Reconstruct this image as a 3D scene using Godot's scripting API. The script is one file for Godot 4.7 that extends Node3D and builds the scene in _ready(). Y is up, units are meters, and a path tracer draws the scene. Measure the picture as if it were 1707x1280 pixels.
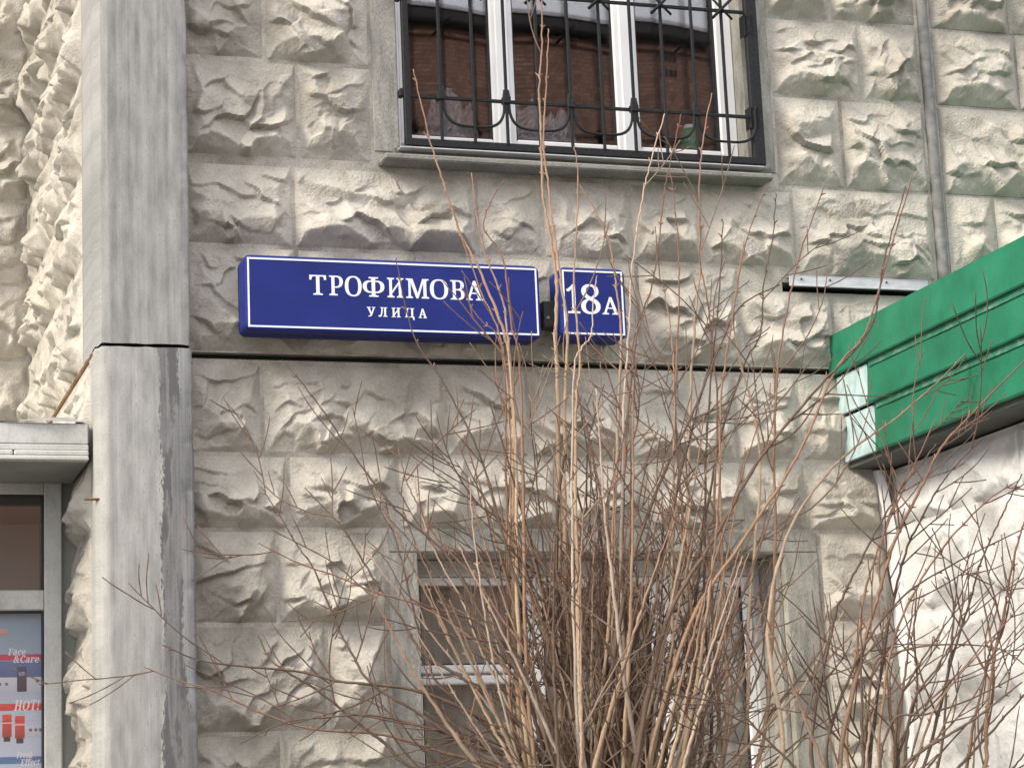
extends Node3D
# A street corner of a rock-faced concrete apartment block: street signs, barred window,
# green entrance canopy, shop front and a tall leafless shrub. Units are metres, wall plane z = 0.

var M := {}
var names := {}
var rng := RandomNumberGenerator.new()
var coarse := FastNoiseLite.new()
var cells := FastNoiseLite.new()
var chips := FastNoiseLite.new()
var fine := FastNoiseLite.new()
var near_wall := 0.0

# ------------------------------------------------------------------ helpers
func numbered(called: String) -> String:
	names[called] = names.get(called, -1) + 1
	return called if names[called] == 0 else "%s_%03d" % [called, names[called]]

func thing(called: String, label: String, category: String, at := Vector3.ZERO, group := "") -> Node3D:
	var o := Node3D.new()
	o.name = numbered(called)
	add_child(o)
	o.position = at
	o.set_meta("label", label)
	o.set_meta("category", category)
	if group: o.set_meta("group", group)
	return o

func part(called: String, mesh: Mesh, mat: Material, parent: Node3D, at := Vector3.ZERO, basis_ := Basis.IDENTITY) -> MeshInstance3D:
	var o := MeshInstance3D.new()
	o.mesh = mesh
	o.material_override = mat
	var n := called
	var k := 1
	while parent.has_node(NodePath(n)):
		n = "%s_%03d" % [called, k]
		k += 1
	o.name = n
	o.transform = Transform3D(basis_, at)
	parent.add_child(o)
	return o

func begin() -> SurfaceTool:
	var st := SurfaceTool.new()
	st.begin(Mesh.PRIMITIVE_TRIANGLES)
	st.set_smooth_group(-1)
	return st

func done(st: SurfaceTool) -> ArrayMesh:
	st.generate_normals()
	return st.commit()

func quad(st: SurfaceTool, a: Vector3, b: Vector3, c: Vector3, d: Vector3) -> void:
	# a b c d clockwise as seen from the front
	for p in [a, b, c, a, c, d]:
		st.add_vertex(p)

func bx(st: SurfaceTool, lo: Vector3, hi: Vector3, ch := 0.0) -> void:
	# a box, its edges chamfered by ch
	var c := (lo + hi) / 2
	var h := (hi - lo) / 2
	ch = minf(ch, minf(h.x, minf(h.y, h.z)) * 0.8)
	for ax in 3:
		var u := (ax + 1) % 3
		var v := (ax + 2) % 3
		for s in [-1.0, 1.0]:
			var n := Vector3.ZERO
			n[ax] = h[ax] * s
			var e := Vector3.ZERO
			e[u] = h[u] - ch
			var f := Vector3.ZERO
			f[v] = h[v] - ch
			if s > 0: quad(st, c + n - e - f, c + n - e + f, c + n + e + f, c + n + e - f)
			else: quad(st, c + n - e - f, c + n + e - f, c + n + e + f, c + n - e + f)
	if ch <= 0: return
	for ax in 3:
		var u := (ax + 1) % 3
		var v := (ax + 2) % 3
		for su in [-1.0, 1.0]:
			for sv in [-1.0, 1.0]:
				var a := Vector3.ZERO
				a[u] = h[u] * su
				a[v] = (h[v] - ch) * sv
				var b := Vector3.ZERO
				b[u] = (h[u] - ch) * su
				b[v] = h[v] * sv
				var l := Vector3.ZERO
				l[ax] = h[ax] - ch
				if su * sv > 0: quad(st, c + a - l, c + a + l, c + b + l, c + b - l)
				else: quad(st, c + b - l, c + b + l, c + a + l, c + a - l)
	for sx in [-1.0, 1.0]:
		for sy in [-1.0, 1.0]:
			for sz in [-1.0, 1.0]:
				var p := c + Vector3(h.x * sx, (h.y - ch) * sy, (h.z - ch) * sz)
				var q := c + Vector3((h.x - ch) * sx, h.y * sy, (h.z - ch) * sz)
				var r := c + Vector3((h.x - ch) * sx, (h.y - ch) * sy, h.z * sz)
				for w in ([p, r, q] if sx * sy * sz > 0 else [p, q, r]): st.add_vertex(w)

func box_mesh(lo: Vector3, hi: Vector3, ch := 0.0) -> ArrayMesh:
	var st := begin()
	bx(st, lo, hi, ch)
	return done(st)

func tube(st: SurfaceTool, pts: Array, radii: Array, sides := 6) -> void:
	st.set_smooth_group(1)
	var rings := []
	var ref := Vector3(0.31, 0.2, 0.93)
	for i in pts.size():
		var t: Vector3 = (pts[mini(i + 1, pts.size() - 1)] - pts[maxi(i - 1, 0)]).normalized()
		var a: Vector3 = t.cross(ref)
		if a.length() < 0.05: a = t.cross(Vector3.RIGHT)
		a = a.normalized()
		var b := t.cross(a)
		var ring := []
		for k in sides:
			var g := TAU * k / sides
			ring.append(pts[i] + (a * cos(g) + b * sin(g)) * radii[i])
		rings.append(ring)
	for i in pts.size() - 1:
		for k in sides:
			var l := (k + 1) % sides
			quad(st, rings[i][k], rings[i][l], rings[i + 1][l], rings[i + 1][k])
	var e: int = pts.size() - 1
	for k in range(1, sides - 1):
		for p in [rings[e][0], rings[e][k], rings[e][k + 1]]: st.add_vertex(p)
		for p in [rings[0][0], rings[0][k + 1], rings[0][k]]: st.add_vertex(p)
	st.set_smooth_group(-1)

func spline(p: Array, per: int) -> Array:
	var out := []
	for i in p.size() - 1:
		var a: Vector3 = p[maxi(i - 1, 0)]
		var d: Vector3 = p[mini(i + 2, p.size() - 1)]
		for k in per:
			out.append((p[i] as Vector3).cubic_interpolate(p[i + 1], a, d, float(k) / per))
	out.append(p[p.size() - 1])
	return out

func grid_mesh(nu: int, nv: int, pos: PackedVector3Array) -> ArrayMesh:
	# a smooth sheet of (nu+1) x (nv+1) points, u to the right, v upwards
	var nor := PackedVector3Array()
	nor.resize(pos.size())
	var w := nu + 1
	for j in nv + 1:
		for i in w:
			var du := pos[j * w + mini(i + 1, nu)] - pos[j * w + maxi(i - 1, 0)]
			var dv := pos[mini(j + 1, nv) * w + i] - pos[maxi(j - 1, 0) * w + i]
			nor[j * w + i] = du.cross(dv).normalized()
	var idx := PackedInt32Array()
	for j in nv:
		for i in nu:
			var a := j * w + i
			idx.append_array(PackedInt32Array([a, a + w, a + w + 1, a, a + w + 1, a + 1]))
	var arr := []
	arr.resize(Mesh.ARRAY_MAX)
	arr[Mesh.ARRAY_VERTEX] = pos
	arr[Mesh.ARRAY_NORMAL] = nor
	arr[Mesh.ARRAY_INDEX] = idx
	var m := ArrayMesh.new()
	m.add_surface_from_arrays(Mesh.PRIMITIVE_TRIANGLES, arr)
	return m

# ------------------------------------------------------------------ rock-faced stones
func stone_mesh(w: float, h: float, tall: float, step: float, seed_: int, rough := 1.0) -> ArrayMesh:
	# one cast rock-faced block: a hipped boss, steep below, broken by shell-shaped chips
	var r := RandomNumberGenerator.new()
	r.seed = seed_
	var nu := maxi(6, int(w / step))
	var nv := maxi(6, int(h / step))
	var off := Vector2(r.randf_range(-50, 50), r.randf_range(-50, 50))
	# the under-face is scooped into one to three arches
	var arches := []
	var count := clampi(int(round(w / 0.26 + r.randf_range(-0.4, 0.6))), 1, 4)
	var edges := [0.0]
	for k in range(1, count): edges.append((k + r.randf_range(-0.22, 0.22)) / count)
	edges.append(1.0)
	for k in count:
		arches.append([(edges[k] + edges[k + 1]) / 2 * w, (edges[k + 1] - edges[k]) / 2 * w * r.randf_range(0.8, 1.02), h * r.randf_range(0.17, 0.33), r.randf_range(-0.4, 0.4)])
	# large broken planes
	var planes := []
	for k in r.randi_range(3, 6):
		var a := r.randf_range(0, TAU)
		planes.append([r.randf_range(0.1, 0.9) * w, r.randf_range(0.25, 0.95) * h, cos(a) * r.randf_range(0.15, 0.6), sin(a) * r.randf_range(0.15, 0.6), tall * r.randf_range(0.55, 1.0)])
	var sl := r.randf_range(0.35, 1.0)
	var sr := r.randf_range(0.35, 1.0)
	var st_ := r.randf_range(0.26, 0.44)
	var turn := r.randf_range(-0.7, 0.7)
	var cs := cos(turn)
	var sn := sin(turn)
	# facets left by the chisel: patches that lean out downwards, with a break under each
	var np := maxi(6, int(w * h / 0.0080))
	var fu := PackedFloat32Array()
	var fv := PackedFloat32Array()
	var fx := PackedFloat32Array()
	var fy := PackedFloat32Array()
	for k in np:
		fu.append(r.randf_range(-0.02, w + 0.02))
		fv.append(r.randf_range(-0.02, h + 0.02))
		fx.append(r.randfn(0.0, 0.36))
		fy.append(r.randf_range(-0.05, 0.62))
	var pos := PackedVector3Array()
	pos.resize((nu + 1) * (nv + 1))
	for j in nv + 1:
		var v := h * j / nv
		for i in nu + 1:
			var u := w * i / nu
			var x := u + off.x
			var y := v + off.y
			var wob := coarse.get_noise_2d(x * 1.6, y * 1.6) * 0.045
			var wob2 := coarse.get_noise_2d(x * 1.6 + 40, y * 1.6) * 0.045
			var l := maxf(0.0, u + wob * smoothstep(0.0, 0.05, u))
			var rr := maxf(0.0, w - u + wob2 * smoothstep(0.0, 0.05, w - u))
			var t := maxf(0.0, h - v + wob2 * 0.5 * smoothstep(0.0, 0.05, h - v))
			var crest := 0.016
			for a in arches:
				var q: float = (u - a[0] + wob * 0.5) / a[1]
				if absf(q) < 1:
					crest = maxf(crest, a[2] * pow(1.0 - q * q, 0.6) * (1.0 + a[3] * q))
			crest *= 1.0 + wob2 * 5.0
			var cap := tall * (0.85 + 0.4 * coarse.get_noise_2d(x * 0.7, y * 0.7))
			var top := minf(minf(t * st_, l * sl), minf(rr * sr, cap))
			for p in planes:
				top = minf(top, maxf(p[4] + (u - p[0]) * p[2] * 0.45 + (v - p[1]) * p[3] * 0.45, lerpf(tall * 0.22, cap * 0.9, smoothstep(h * 0.62, h * 0.22, v))))
			# nearest two facets
			var us := u + wob * 0.9
			var vs := v + wob2 * 0.9
			var d1 := 9.0
			var d2 := 9.0
			var k1 := 0
			var k2 := 0
			for k in np:
				var du := us - fu[k]
				var dv := vs - fv[k]
				var xa := (du * cs + dv * sn) * 0.72
				var ya := (-du * sn + dv * cs) * 1.3
				var dd := xa * xa + ya * ya
				if dd < d1:
					d2 = d1; k2 = k1; d1 = dd; k1 = k
				elif dd < d2:
					d2 = dd; k2 = k
			var h1 := clampf((us - fu[k1]) * fx[k1] - (vs - fv[k1]) * fy[k1], -0.03, 0.03)
			var h2 := clampf((us - fu[k2]) * fx[k2] - (vs - fv[k2]) * fy[k2], -0.03, 0.03)
			var mixf := smoothstep(0.0, 0.005, sqrt(d2) - sqrt(d1))
			var facet := lerpf((h1 + h2) * 0.5, h1, mixf) * 0.95 * rough * lerpf(0.72, 1.0, smoothstep(0.6, 0.2, v / h))
			var small := chips.get_noise_2d((x * cs + y * sn), (-x * sn + y * cs) * 1.3) + 1.0
			var wave := coarse.get_noise_2d(x * 2.3 + 9, y * 3.1)
			var body := smoothstep(0.0, 0.045, top)
			var hh := top + (facet + 0.005 * wave) * body + (small - 0.3) * 0.0055 * body
			hh = maxf(hh, 0.25 * top)
			var b := maxf(top, 0.4 * cap) * v / crest
			b += (small - 0.3) * 0.006 * smoothstep(0.0, 0.02, v) + facet * 0.25 * smoothstep(0.0, 0.03, v)
			hh = minf(hh, maxf(b, v * 0.15))
			hh += fine.get_noise_2d(x, y) * 0.0016 * smoothstep(0.0, 0.02, minf(minf(u, w - u), minf(v, h - v)))
			pos[j * (nu + 1) + i] = Vector3(u, v, hh - 0.0012)
	return grid_mesh(nu, nv, pos)

func stone_row(parent: Node3D, y0: float, y1: float, xs: Array, tall: float, step: float, mat: Material, origin := Vector3.ZERO, basis_ := Basis.IDENTITY, rough := 1.0) -> void:
	var gap := 0.006
	for k in xs.size() - 1:
		var a: float = xs[k] + gap
		var b: float = xs[k + 1] - gap
		if b - a < 0.05: continue
		var m := stone_mesh(b - a, y1 - y0 - 2 * gap, tall, step, rng.randi(), rough)
		part("stone_block", m, mat, parent, origin + basis_ * Vector3(a, y0 + gap, 0), basis_)

# ------------------------------------------------------------------ materials
func noise_image(freq: float, octaves: int, seed_: int, size := 512, kind := FastNoiseLite.TYPE_SIMPLEX_SMOOTH) -> Image:
	var n := FastNoiseLite.new()
	n.noise_type = kind
	n.frequency = freq
	n.fractal_octaves = octaves
	n.seed = seed_
	return n.get_seamless_image(size, size)

func ramp(im: Image, stops: Array, grain := 0.0) -> ImageTexture:
	var grains := FastNoiseLite.new()
	grains.seed = 77
	grains.frequency = 0.35
	grains.fractal_octaves = 2
	# stops: [position, linear colour]
	var g := Gradient.new()
	g.offsets = PackedFloat32Array(stops.map(func(s): return s[0]))
	g.colors = PackedColorArray(stops.map(func(s): return (s[1] as Color).linear_to_srgb()))
	var out := Image.create(im.get_width(), im.get_height(), false, Image.FORMAT_RGB8)
	for y in im.get_height():
		for x in im.get_width():
			var c := g.sample(im.get_pixel(x, y).r)
			if grain > 0.0: c = c * (1.0 + grain * (grains.get_noise_2d(x, y) + 0.6 * grains.get_noise_2d(x * 0.35 + 900, y * 0.35)))
			out.set_pixel(x, y, c)
	return ImageTexture.create_from_image(out)

func bump(im: Image, strength: float) -> ImageTexture:
	var b := im.duplicate() as Image
	b.convert(Image.FORMAT_RGBA8)
	b.bump_map_to_normal_map(strength)
	return ImageTexture.create_from_image(b)

func plain(c: Color, rough := 0.7, metal := 0.0) -> StandardMaterial3D:
	var m := StandardMaterial3D.new()
	m.albedo_color = c.linear_to_srgb()
	m.roughness = rough
	m.metallic = metal
	return m

func textured(tex: Texture2D, scale_: Vector3, rough: float, nrm: Texture2D = null, nscale := 0.5) -> StandardMaterial3D:
	var m := StandardMaterial3D.new()
	m.albedo_texture = tex
	m.uv1_triplanar = true
	m.uv1_world_triplanar = true
	m.uv1_scale = scale_
	m.roughness = rough
	if nrm:
		m.normal_enabled = true
		m.normal_texture = nrm
		m.normal_scale = nscale
	return m

func detail(m: StandardMaterial3D, tex: Texture2D, scale_: Vector3) -> void:
	m.detail_enabled = true
	m.detail_blend_mode = BaseMaterial3D.BLEND_MODE_MUL
	m.detail_albedo = tex
	m.detail_uv_layer = BaseMaterial3D.DETAIL_UV_2
	m.uv2_triplanar = true
	m.uv2_world_triplanar = true
	m.uv2_scale = scale_

func g(v: float) -> Color: return Color(v, v, v)

func column_texture(seed_: int, stain: bool) -> ImageTexture:
	# weathered grey concrete: vertical streaks, pores, and a wet run-off stain on the lower length
	var w := 320
	var h := 1024
	var a := FastNoiseLite.new(); a.seed = seed_; a.frequency = 0.004; a.fractal_octaves = 4
	var b := FastNoiseLite.new(); b.seed = seed_ + 1; b.frequency = 0.02; b.fractal_octaves = 4
	var c := FastNoiseLite.new(); c.seed = seed_ + 2; c.frequency = 0.11; c.fractal_octaves = 2
	var im := Image.create(w, h, false, Image.FORMAT_RGB8)
	for y in h:
		for x in w:
			var s := a.get_noise_2d(x * 7.0, y * 0.35)          # long streaks
			var p := b.get_noise_2d(x, y * 0.8)
			var f := c.get_noise_2d(x, y)
			var gr := c.get_noise_2d(x * 3.1 + 50, y * 3.1)
			var hair := a.get_noise_2d(x * 45.0, y * 0.7 + 90)
			var v := 0.275 + 0.07 * s + 0.025 * hair + 0.09 * p + 0.02 * f + 0.04 * gr
			var col := Color(v * 1.0, v * 0.99, v * 0.955)
			var u := float(x) / w
			if stain:
				var m := b.get_noise_2d(x * 0.6 + 400, y * 0.3)
				var uu := u + 0.07 * b.get_noise_2d(x * 0.8, y * 0.4 + 70) + 0.035 * f + 0.02 * gr
				col = col.lerp(Color(0.37, 0.365, 0.34) * (1.0 + 0.3 * p + 0.15 * gr + 0.15 * hair), 0.65 * (1 - smoothstep(0.5, 0.68, uu)))
				var wet := smoothstep(0.645, 0.665, uu)
				var e2 := 0.85 + 0.10 * b.get_noise_2d(57.0, y * 0.22)
				var strip := wet * (1 - smoothstep(e2 - 0.015, e2 + 0.02, uu))
				col = col.lerp(Color(0.20, 0.20, 0.20) * (1.0 + 0.9 * m + 0.25 * gr + 0.3 * hair), wet * 0.85)
				col = col.lerp(Color(0.105, 0.105, 0.105), strip * smoothstep(-0.16, 0.12, m + 0.1 * f))
				var rim := exp(-pow((uu - 0.635) / 0.012, 2.0))
				col = col.lerp(Color(0.47, 0.455, 0.41), rim * clampf(0.3 + 1.6 * m, 0.0, 0.75))
			if f + 0.5 * p > 0.7: col = col * 0.75
			im.set_pixel(x, y, col.linear_to_srgb())
	return ImageTexture.create_from_image(im)

func make_materials() -> void:
	var n1 := noise_image(0.006, 5, 11)
	var n2 := noise_image(0.02, 4, 12)
	var n3 := noise_image(0.06, 3, 13)
	var grit := bump(noise_image(0.16, 3, 14), 4.0)
	var blotch := ramp(n1, [[0.0, Color(0.52, 0.51, 0.49)], [0.3, Color(0.74, 0.73, 0.715)], [0.45, Color(0.92, 0.915, 0.905)], [0.62, Color(1, 1, 1)], [1.0, Color(1, 0.98, 0.94)]])
	var streaks := ramp(n2, [[0.0, Color(0.78, 0.80, 0.77)], [0.4, Color(0.95, 0.96, 0.95)], [1.0, Color(1, 1, 1)]], 0.06)
	var stone := ramp(n2, [[0.0, Color(0.372, 0.344, 0.292)], [0.45, Color(0.468, 0.437, 0.38)], [1.0, Color(0.533, 0.499, 0.44)]], 0.09)
	M.stone = textured(stone, Vector3(0.9, 0.9, 0.9), 0.92, grit, 0.42)
	detail(M.stone, blotch, Vector3(0.55, 0.38, 0.55))
	var slab := ramp(n2, [[0.0, Color(0.34, 0.315, 0.27)], [0.5, Color(0.43, 0.405, 0.35)], [1.0, Color(0.49, 0.46, 0.405)]], 0.14)
	M.slab = textured(slab, Vector3(1.1, 1.1, 1.1), 0.92, grit, 0.3)
	detail(M.slab, blotch, Vector3(0.7, 0.4, 0.7))
	var trim := ramp(n2, [[0.0, Color(0.225, 0.22, 0.195)], [0.5, Color(0.315, 0.307, 0.275)], [1.0, Color(0.38, 0.37, 0.335)]], 0.14)
	M.trim = textured(trim, Vector3(2.2, 0.5, 2.2), 0.9, grit, 0.25)
	detail(M.trim, blotch, Vector3(0.8, 0.5, 0.8))
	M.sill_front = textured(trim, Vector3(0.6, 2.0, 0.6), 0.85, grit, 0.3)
	M.sill_front.albedo_color = g(0.68).linear_to_srgb()  # dirt, with the shade of the underside also put into the colour
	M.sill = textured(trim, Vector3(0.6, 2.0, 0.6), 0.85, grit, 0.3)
	M.sill.albedo_color = g(0.45).linear_to_srgb()  # trim darkened further: dirt plus painted shade below the drip edge
	var white := ramp(n2, [[0.0, Color(0.58, 0.575, 0.57)], [0.4, Color(0.68, 0.675, 0.67)], [1.0, Color(0.73, 0.73, 0.72)]], 0.05)
	M.white_stone = textured(white, Vector3(0.8, 0.8, 0.8), 0.6, grit, 0.25)
	detail(M.white_stone, blotch, Vector3(0.8, 0.9, 0.8))
	M.column_up = StandardMaterial3D.new()
	M.column_up.albedo_texture = column_texture(31, false)
	M.column_up.roughness = 0.88
	M.column_low = StandardMaterial3D.new()
	M.column_low.albedo_texture = column_texture(37, true)
	M.column_low.roughness = 0.8
	for k in ["column_up", "column_low"]:
		M[k].normal_enabled = true
		M[k].normal_texture = bump(noise_image(0.05, 4, 15, 256), 4.0)
		M[k].normal_scale = 0.06
	var seal := ramp(n2, [[0.0, Color(0.12, 0.12, 0.115)], [0.5, Color(0.19, 0.185, 0.18)], [1.0, Color(0.27, 0.265, 0.25)]])
	M.sealant = textured(seal, Vector3(1.5, 1.5, 1.5), 0.8, grit, 0.5)
	M.gap = plain(Color(0.02, 0.019, 0.017), 0.95)
	M.pvc = plain(Color(0.80, 0.80, 0.80), 0.32)
	M.pvc_old = textured(ramp(n1, [[0.0, Color(0.40, 0.395, 0.365)], [0.5, Color(0.55, 0.545, 0.515)], [1.0, Color(0.62, 0.615, 0.59)]], 0.06), Vector3(1.2, 0.7, 1.2), 0.4)
	detail(M.pvc_old, streaks, Vector3(1.6, 0.8, 1.6))
	M.gasket = plain(Color(0.015, 0.015, 0.015), 0.6)
	var iron := ramp(n3, [[0.0, Color(0.012, 0.013, 0.014)], [0.6, Color(0.02, 0.021, 0.023)], [1.0, Color(0.035, 0.034, 0.033)]])
	M.iron = textured(iron, Vector3(2, 2, 2), 0.62, grit, 0.3)
	M.iron.metallic_specular = 0.3
	M.galv = textured(ramp(n2, [[0.0, Color(0.42, 0.43, 0.45)], [1.0, Color(0.6, 0.61, 0.63)]]), Vector3(1.2, 3, 1.2), 0.45)
	M.lead = textured(ramp(n2, [[0.0, Color(0.2, 0.205, 0.22)], [1.0, Color(0.4, 0.41, 0.44)]]), Vector3(2, 2, 2), 0.4)
	M.rust = textured(ramp(n3, [[0.0, Color(0.06, 0.03, 0.015)], [0.5, Color(0.15, 0.07, 0.03)], [1.0, Color(0.28, 0.15, 0.07)]]), Vector3(3, 3, 3), 0.9)
	M.blue = textured(ramp(n1, [[0.0, Color(0.009, 0.018, 0.135)], [0.5, Color(0.011, 0.022, 0.165)], [1.0, Color(0.015, 0.028, 0.185)]]), Vector3(1, 1, 1), 0.5, grit, 0.06)
	M.blue.metallic_specular = 0.35
	M.letter = plain(Color(0.76, 0.79, 0.82), 0.4)
	M.black = plain(Color(0.025, 0.025, 0.025), 0.5)
	var green := ramp(n1, [[0.0, Color(0.007, 0.13, 0.066)], [0.5, Color(0.011, 0.17, 0.09)], [1.0, Color(0.02, 0.21, 0.118)]])
	M.green = textured(green, Vector3(0.9, 1.2, 0.9), 0.5, grit, 0.1)
	detail(M.green, streaks, Vector3(0.9, 0.35, 0.9))
	var worn := ramp(n2, [[0.0, Color(0.02, 0.16, 0.085)], [0.5, Color(0.03, 0.18, 0.10)], [0.75, Color(0.10, 0.23, 0.16)], [1.0, Color(0.22, 0.32, 0.27)]])
	M.green_worn = textured(worn, Vector3(1.4, 3, 1.4), 0.6)
	M.pale = textured(ramp(n2, [[0.0, Color(0.30, 0.42, 0.43)], [0.6, Color(0.46, 0.60, 0.61)], [1.0, Color(0.56, 0.68, 0.69)]]), Vector3(1.6, 1, 1.6), 0.55)
	M.soffit = textured(ramp(n1, [[0.0, Color(0.045, 0.05, 0.045)], [1.0, Color(0.1, 0.1, 0.09)]]), Vector3(1, 1, 1), 0.8)  # dark base colour carries the shadow beneath the entrance canopy
	M.soffit_grey = textured(ramp(n1, [[0.0, Color(0.22, 0.23, 0.2)], [1.0, Color(0.32, 0.32, 0.29)]]), Vector3(1, 1, 1), 0.6)
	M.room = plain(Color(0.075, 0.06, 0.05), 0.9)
	M.shop_grey = plain(Color(0.26, 0.27, 0.27), 0.8)
	M.curtain = textured(ramp(n2, [[0.0, Color(0.40, 0.37, 0.32)], [1.0, Color(0.52, 0.485, 0.43)]]), Vector3(3, 0.5, 3), 0.95)
	M.plastic = plain(Color(0.22, 0.235, 0.26), 0.4)
	M.bottle = plain(Color(0.02, 0.17, 0.075), 0.15)
	M.bottle_cap = plain(Color(0.55, 0.58, 0.6), 0.4)
	var glass := StandardMaterial3D.new()
	glass.transparency = BaseMaterial3D.TRANSPARENCY_ALPHA
	glass.albedo_color = Color(0.08, 0.09, 0.09, 0.01)
	glass.roughness = 0.0
	glass.metallic_specular = 1.0
	M.glass = glass
	# courses of brick far across the yard: too small to tell one brick from the next
	var bim := Image.create(512, 512, false, Image.FORMAT_RGB8)
	var bn := noise_image(0.02, 4, 21)
	var br := RandomNumberGenerator.new(); br.seed = 5
	for row in 32:
		for col in 16:
			var k := br.randf_range(0.72, 1.2)
			var base := Color(0.43, 0.235, 0.16) * k
			for y in 16:
				for x in 32:
					var px := (col * 32 + x + (row % 2) * 16) % 512
					var py := row * 16 + y
					var c := base if (y > 2 and x > 1) else Color(0.12, 0.085, 0.065)
					bim.set_pixel(px, py, (c * (0.75 + 0.5 * bn.get_pixel(px, py).r)).linear_to_srgb())
	M.brick = textured(ImageTexture.create_from_image(bim), Vector3(0.39, 0.39, 0.39), 0.9)
	M.roof = plain(Color(0.30, 0.27, 0.28), 0.6)
	M.eaves = plain(Color(0.06, 0.055, 0.05), 0.8)
	M.asphalt = textured(ramp(n3, [[0.0, Color(0.06, 0.058, 0.055)], [1.0, Color(0.12, 0.117, 0.11)]]), Vector3(0.5, 0.5, 0.5), 0.95)
	M.paving = textured(ramp(n3, [[0.0, Color(0.15, 0.145, 0.135)], [1.0, Color(0.24, 0.23, 0.215)]]), Vector3(0.5, 0.5, 0.5), 0.95)
	M.soil = textured(ramp(n3, [[0.0, Color(0.05, 0.04, 0.03)], [1.0, Color(0.13, 0.11, 0.085)]]), Vector3(0.6, 0.6, 0.6), 1.0)
	var bark := StandardMaterial3D.new()
	bark.vertex_color_use_as_albedo = true
	bark.roughness = 0.75
	bark.albedo_texture = ramp(n3, [[0.0, Color(0.55, 0.54, 0.53)], [0.45, Color(0.86, 0.86, 0.86)], [0.7, Color(1, 1, 1)], [1.0, Color(1, 1, 1)]], 0.2)
	bark.uv1_triplanar = true
	bark.uv1_world_triplanar = true
	bark.uv1_scale = Vector3(5, 1.6, 5)
	M.bark = bark

# ------------------------------------------------------------------ building
func lump_profile(profile: Array, y0: float, y1: float, chip: float, seed_: int) -> ArrayMesh:
	# a concrete pier: a profile (x, z) carried upwards, its arrises worn and chipped
	var n := FastNoiseLite.new(); n.seed = seed_; n.frequency = 9.0; n.fractal_octaves = 4
	var pts := []
	for k in profile.size() - 1:
		var a: Vector2 = profile[k]
		var b: Vector2 = profile[k + 1]
		var m := maxi(1, int(a.distance_to(b) / 0.03))
		for i in m: pts.append(a.lerp(b, float(i) / m))
	pts.append(profile[profile.size() - 1])
	var nu := pts.size() - 1
	var nv := int((y1 - y0) / 0.012)
	var mid := Vector2(1.30, -0.1)
	var pos := PackedVector3Array()
	var uv := PackedVector2Array()
	for j in nv + 1:
		var y := y0 + (y1 - y0) * j / nv
		for i in nu + 1:
			var p: Vector2 = pts[i]
			var corner := 0.0
			if i > 0 and i < nu:
				corner = 1.0 - (pts[i] - pts[i - 1]).normalized().dot((pts[i + 1] - pts[i]).normalized())
			var q := n.get_noise_3d(p.x, y, p.y)
			var d := q * 0.0012 - minf(1.0, corner * 1.4) * chip * (1.0 if p.x > 1.4 else 0.12) * maxf(0.0, q * 1.6 + 0.12)
			p += (p - mid).normalized() * d
			var endy := y
			if j == 0 or j == nv: endy += n.get_noise_3d(p.x * 2, 3.0, p.y * 2) * 0.004
			pos.append(Vector3(p.x, endy, p.y))
			uv.append(Vector2(clampf((p.x - 1.148) / 0.342 if p.y > 0.1 else (p.x - 1.148) * 0.2 + 0.03, 0.0, 1.0), 1.0 - (y - y0) / 3.8))
	var m := grid_mesh(nu, nv, pos)
	var arr := m.surface_get_arrays(0)
	arr[Mesh.ARRAY_TEX_UV] = uv
	var t := PackedFloat32Array()
	for k in pos.size(): t.append_array(PackedFloat32Array([1, 0, 0, 1]))
	arr[Mesh.ARRAY_TANGENT] = t
	# close the ends
	var out := ArrayMesh.new()
	out.add_surface_from_arrays(Mesh.PRIMITIVE_TRIANGLES, arr)
	return out

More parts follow.
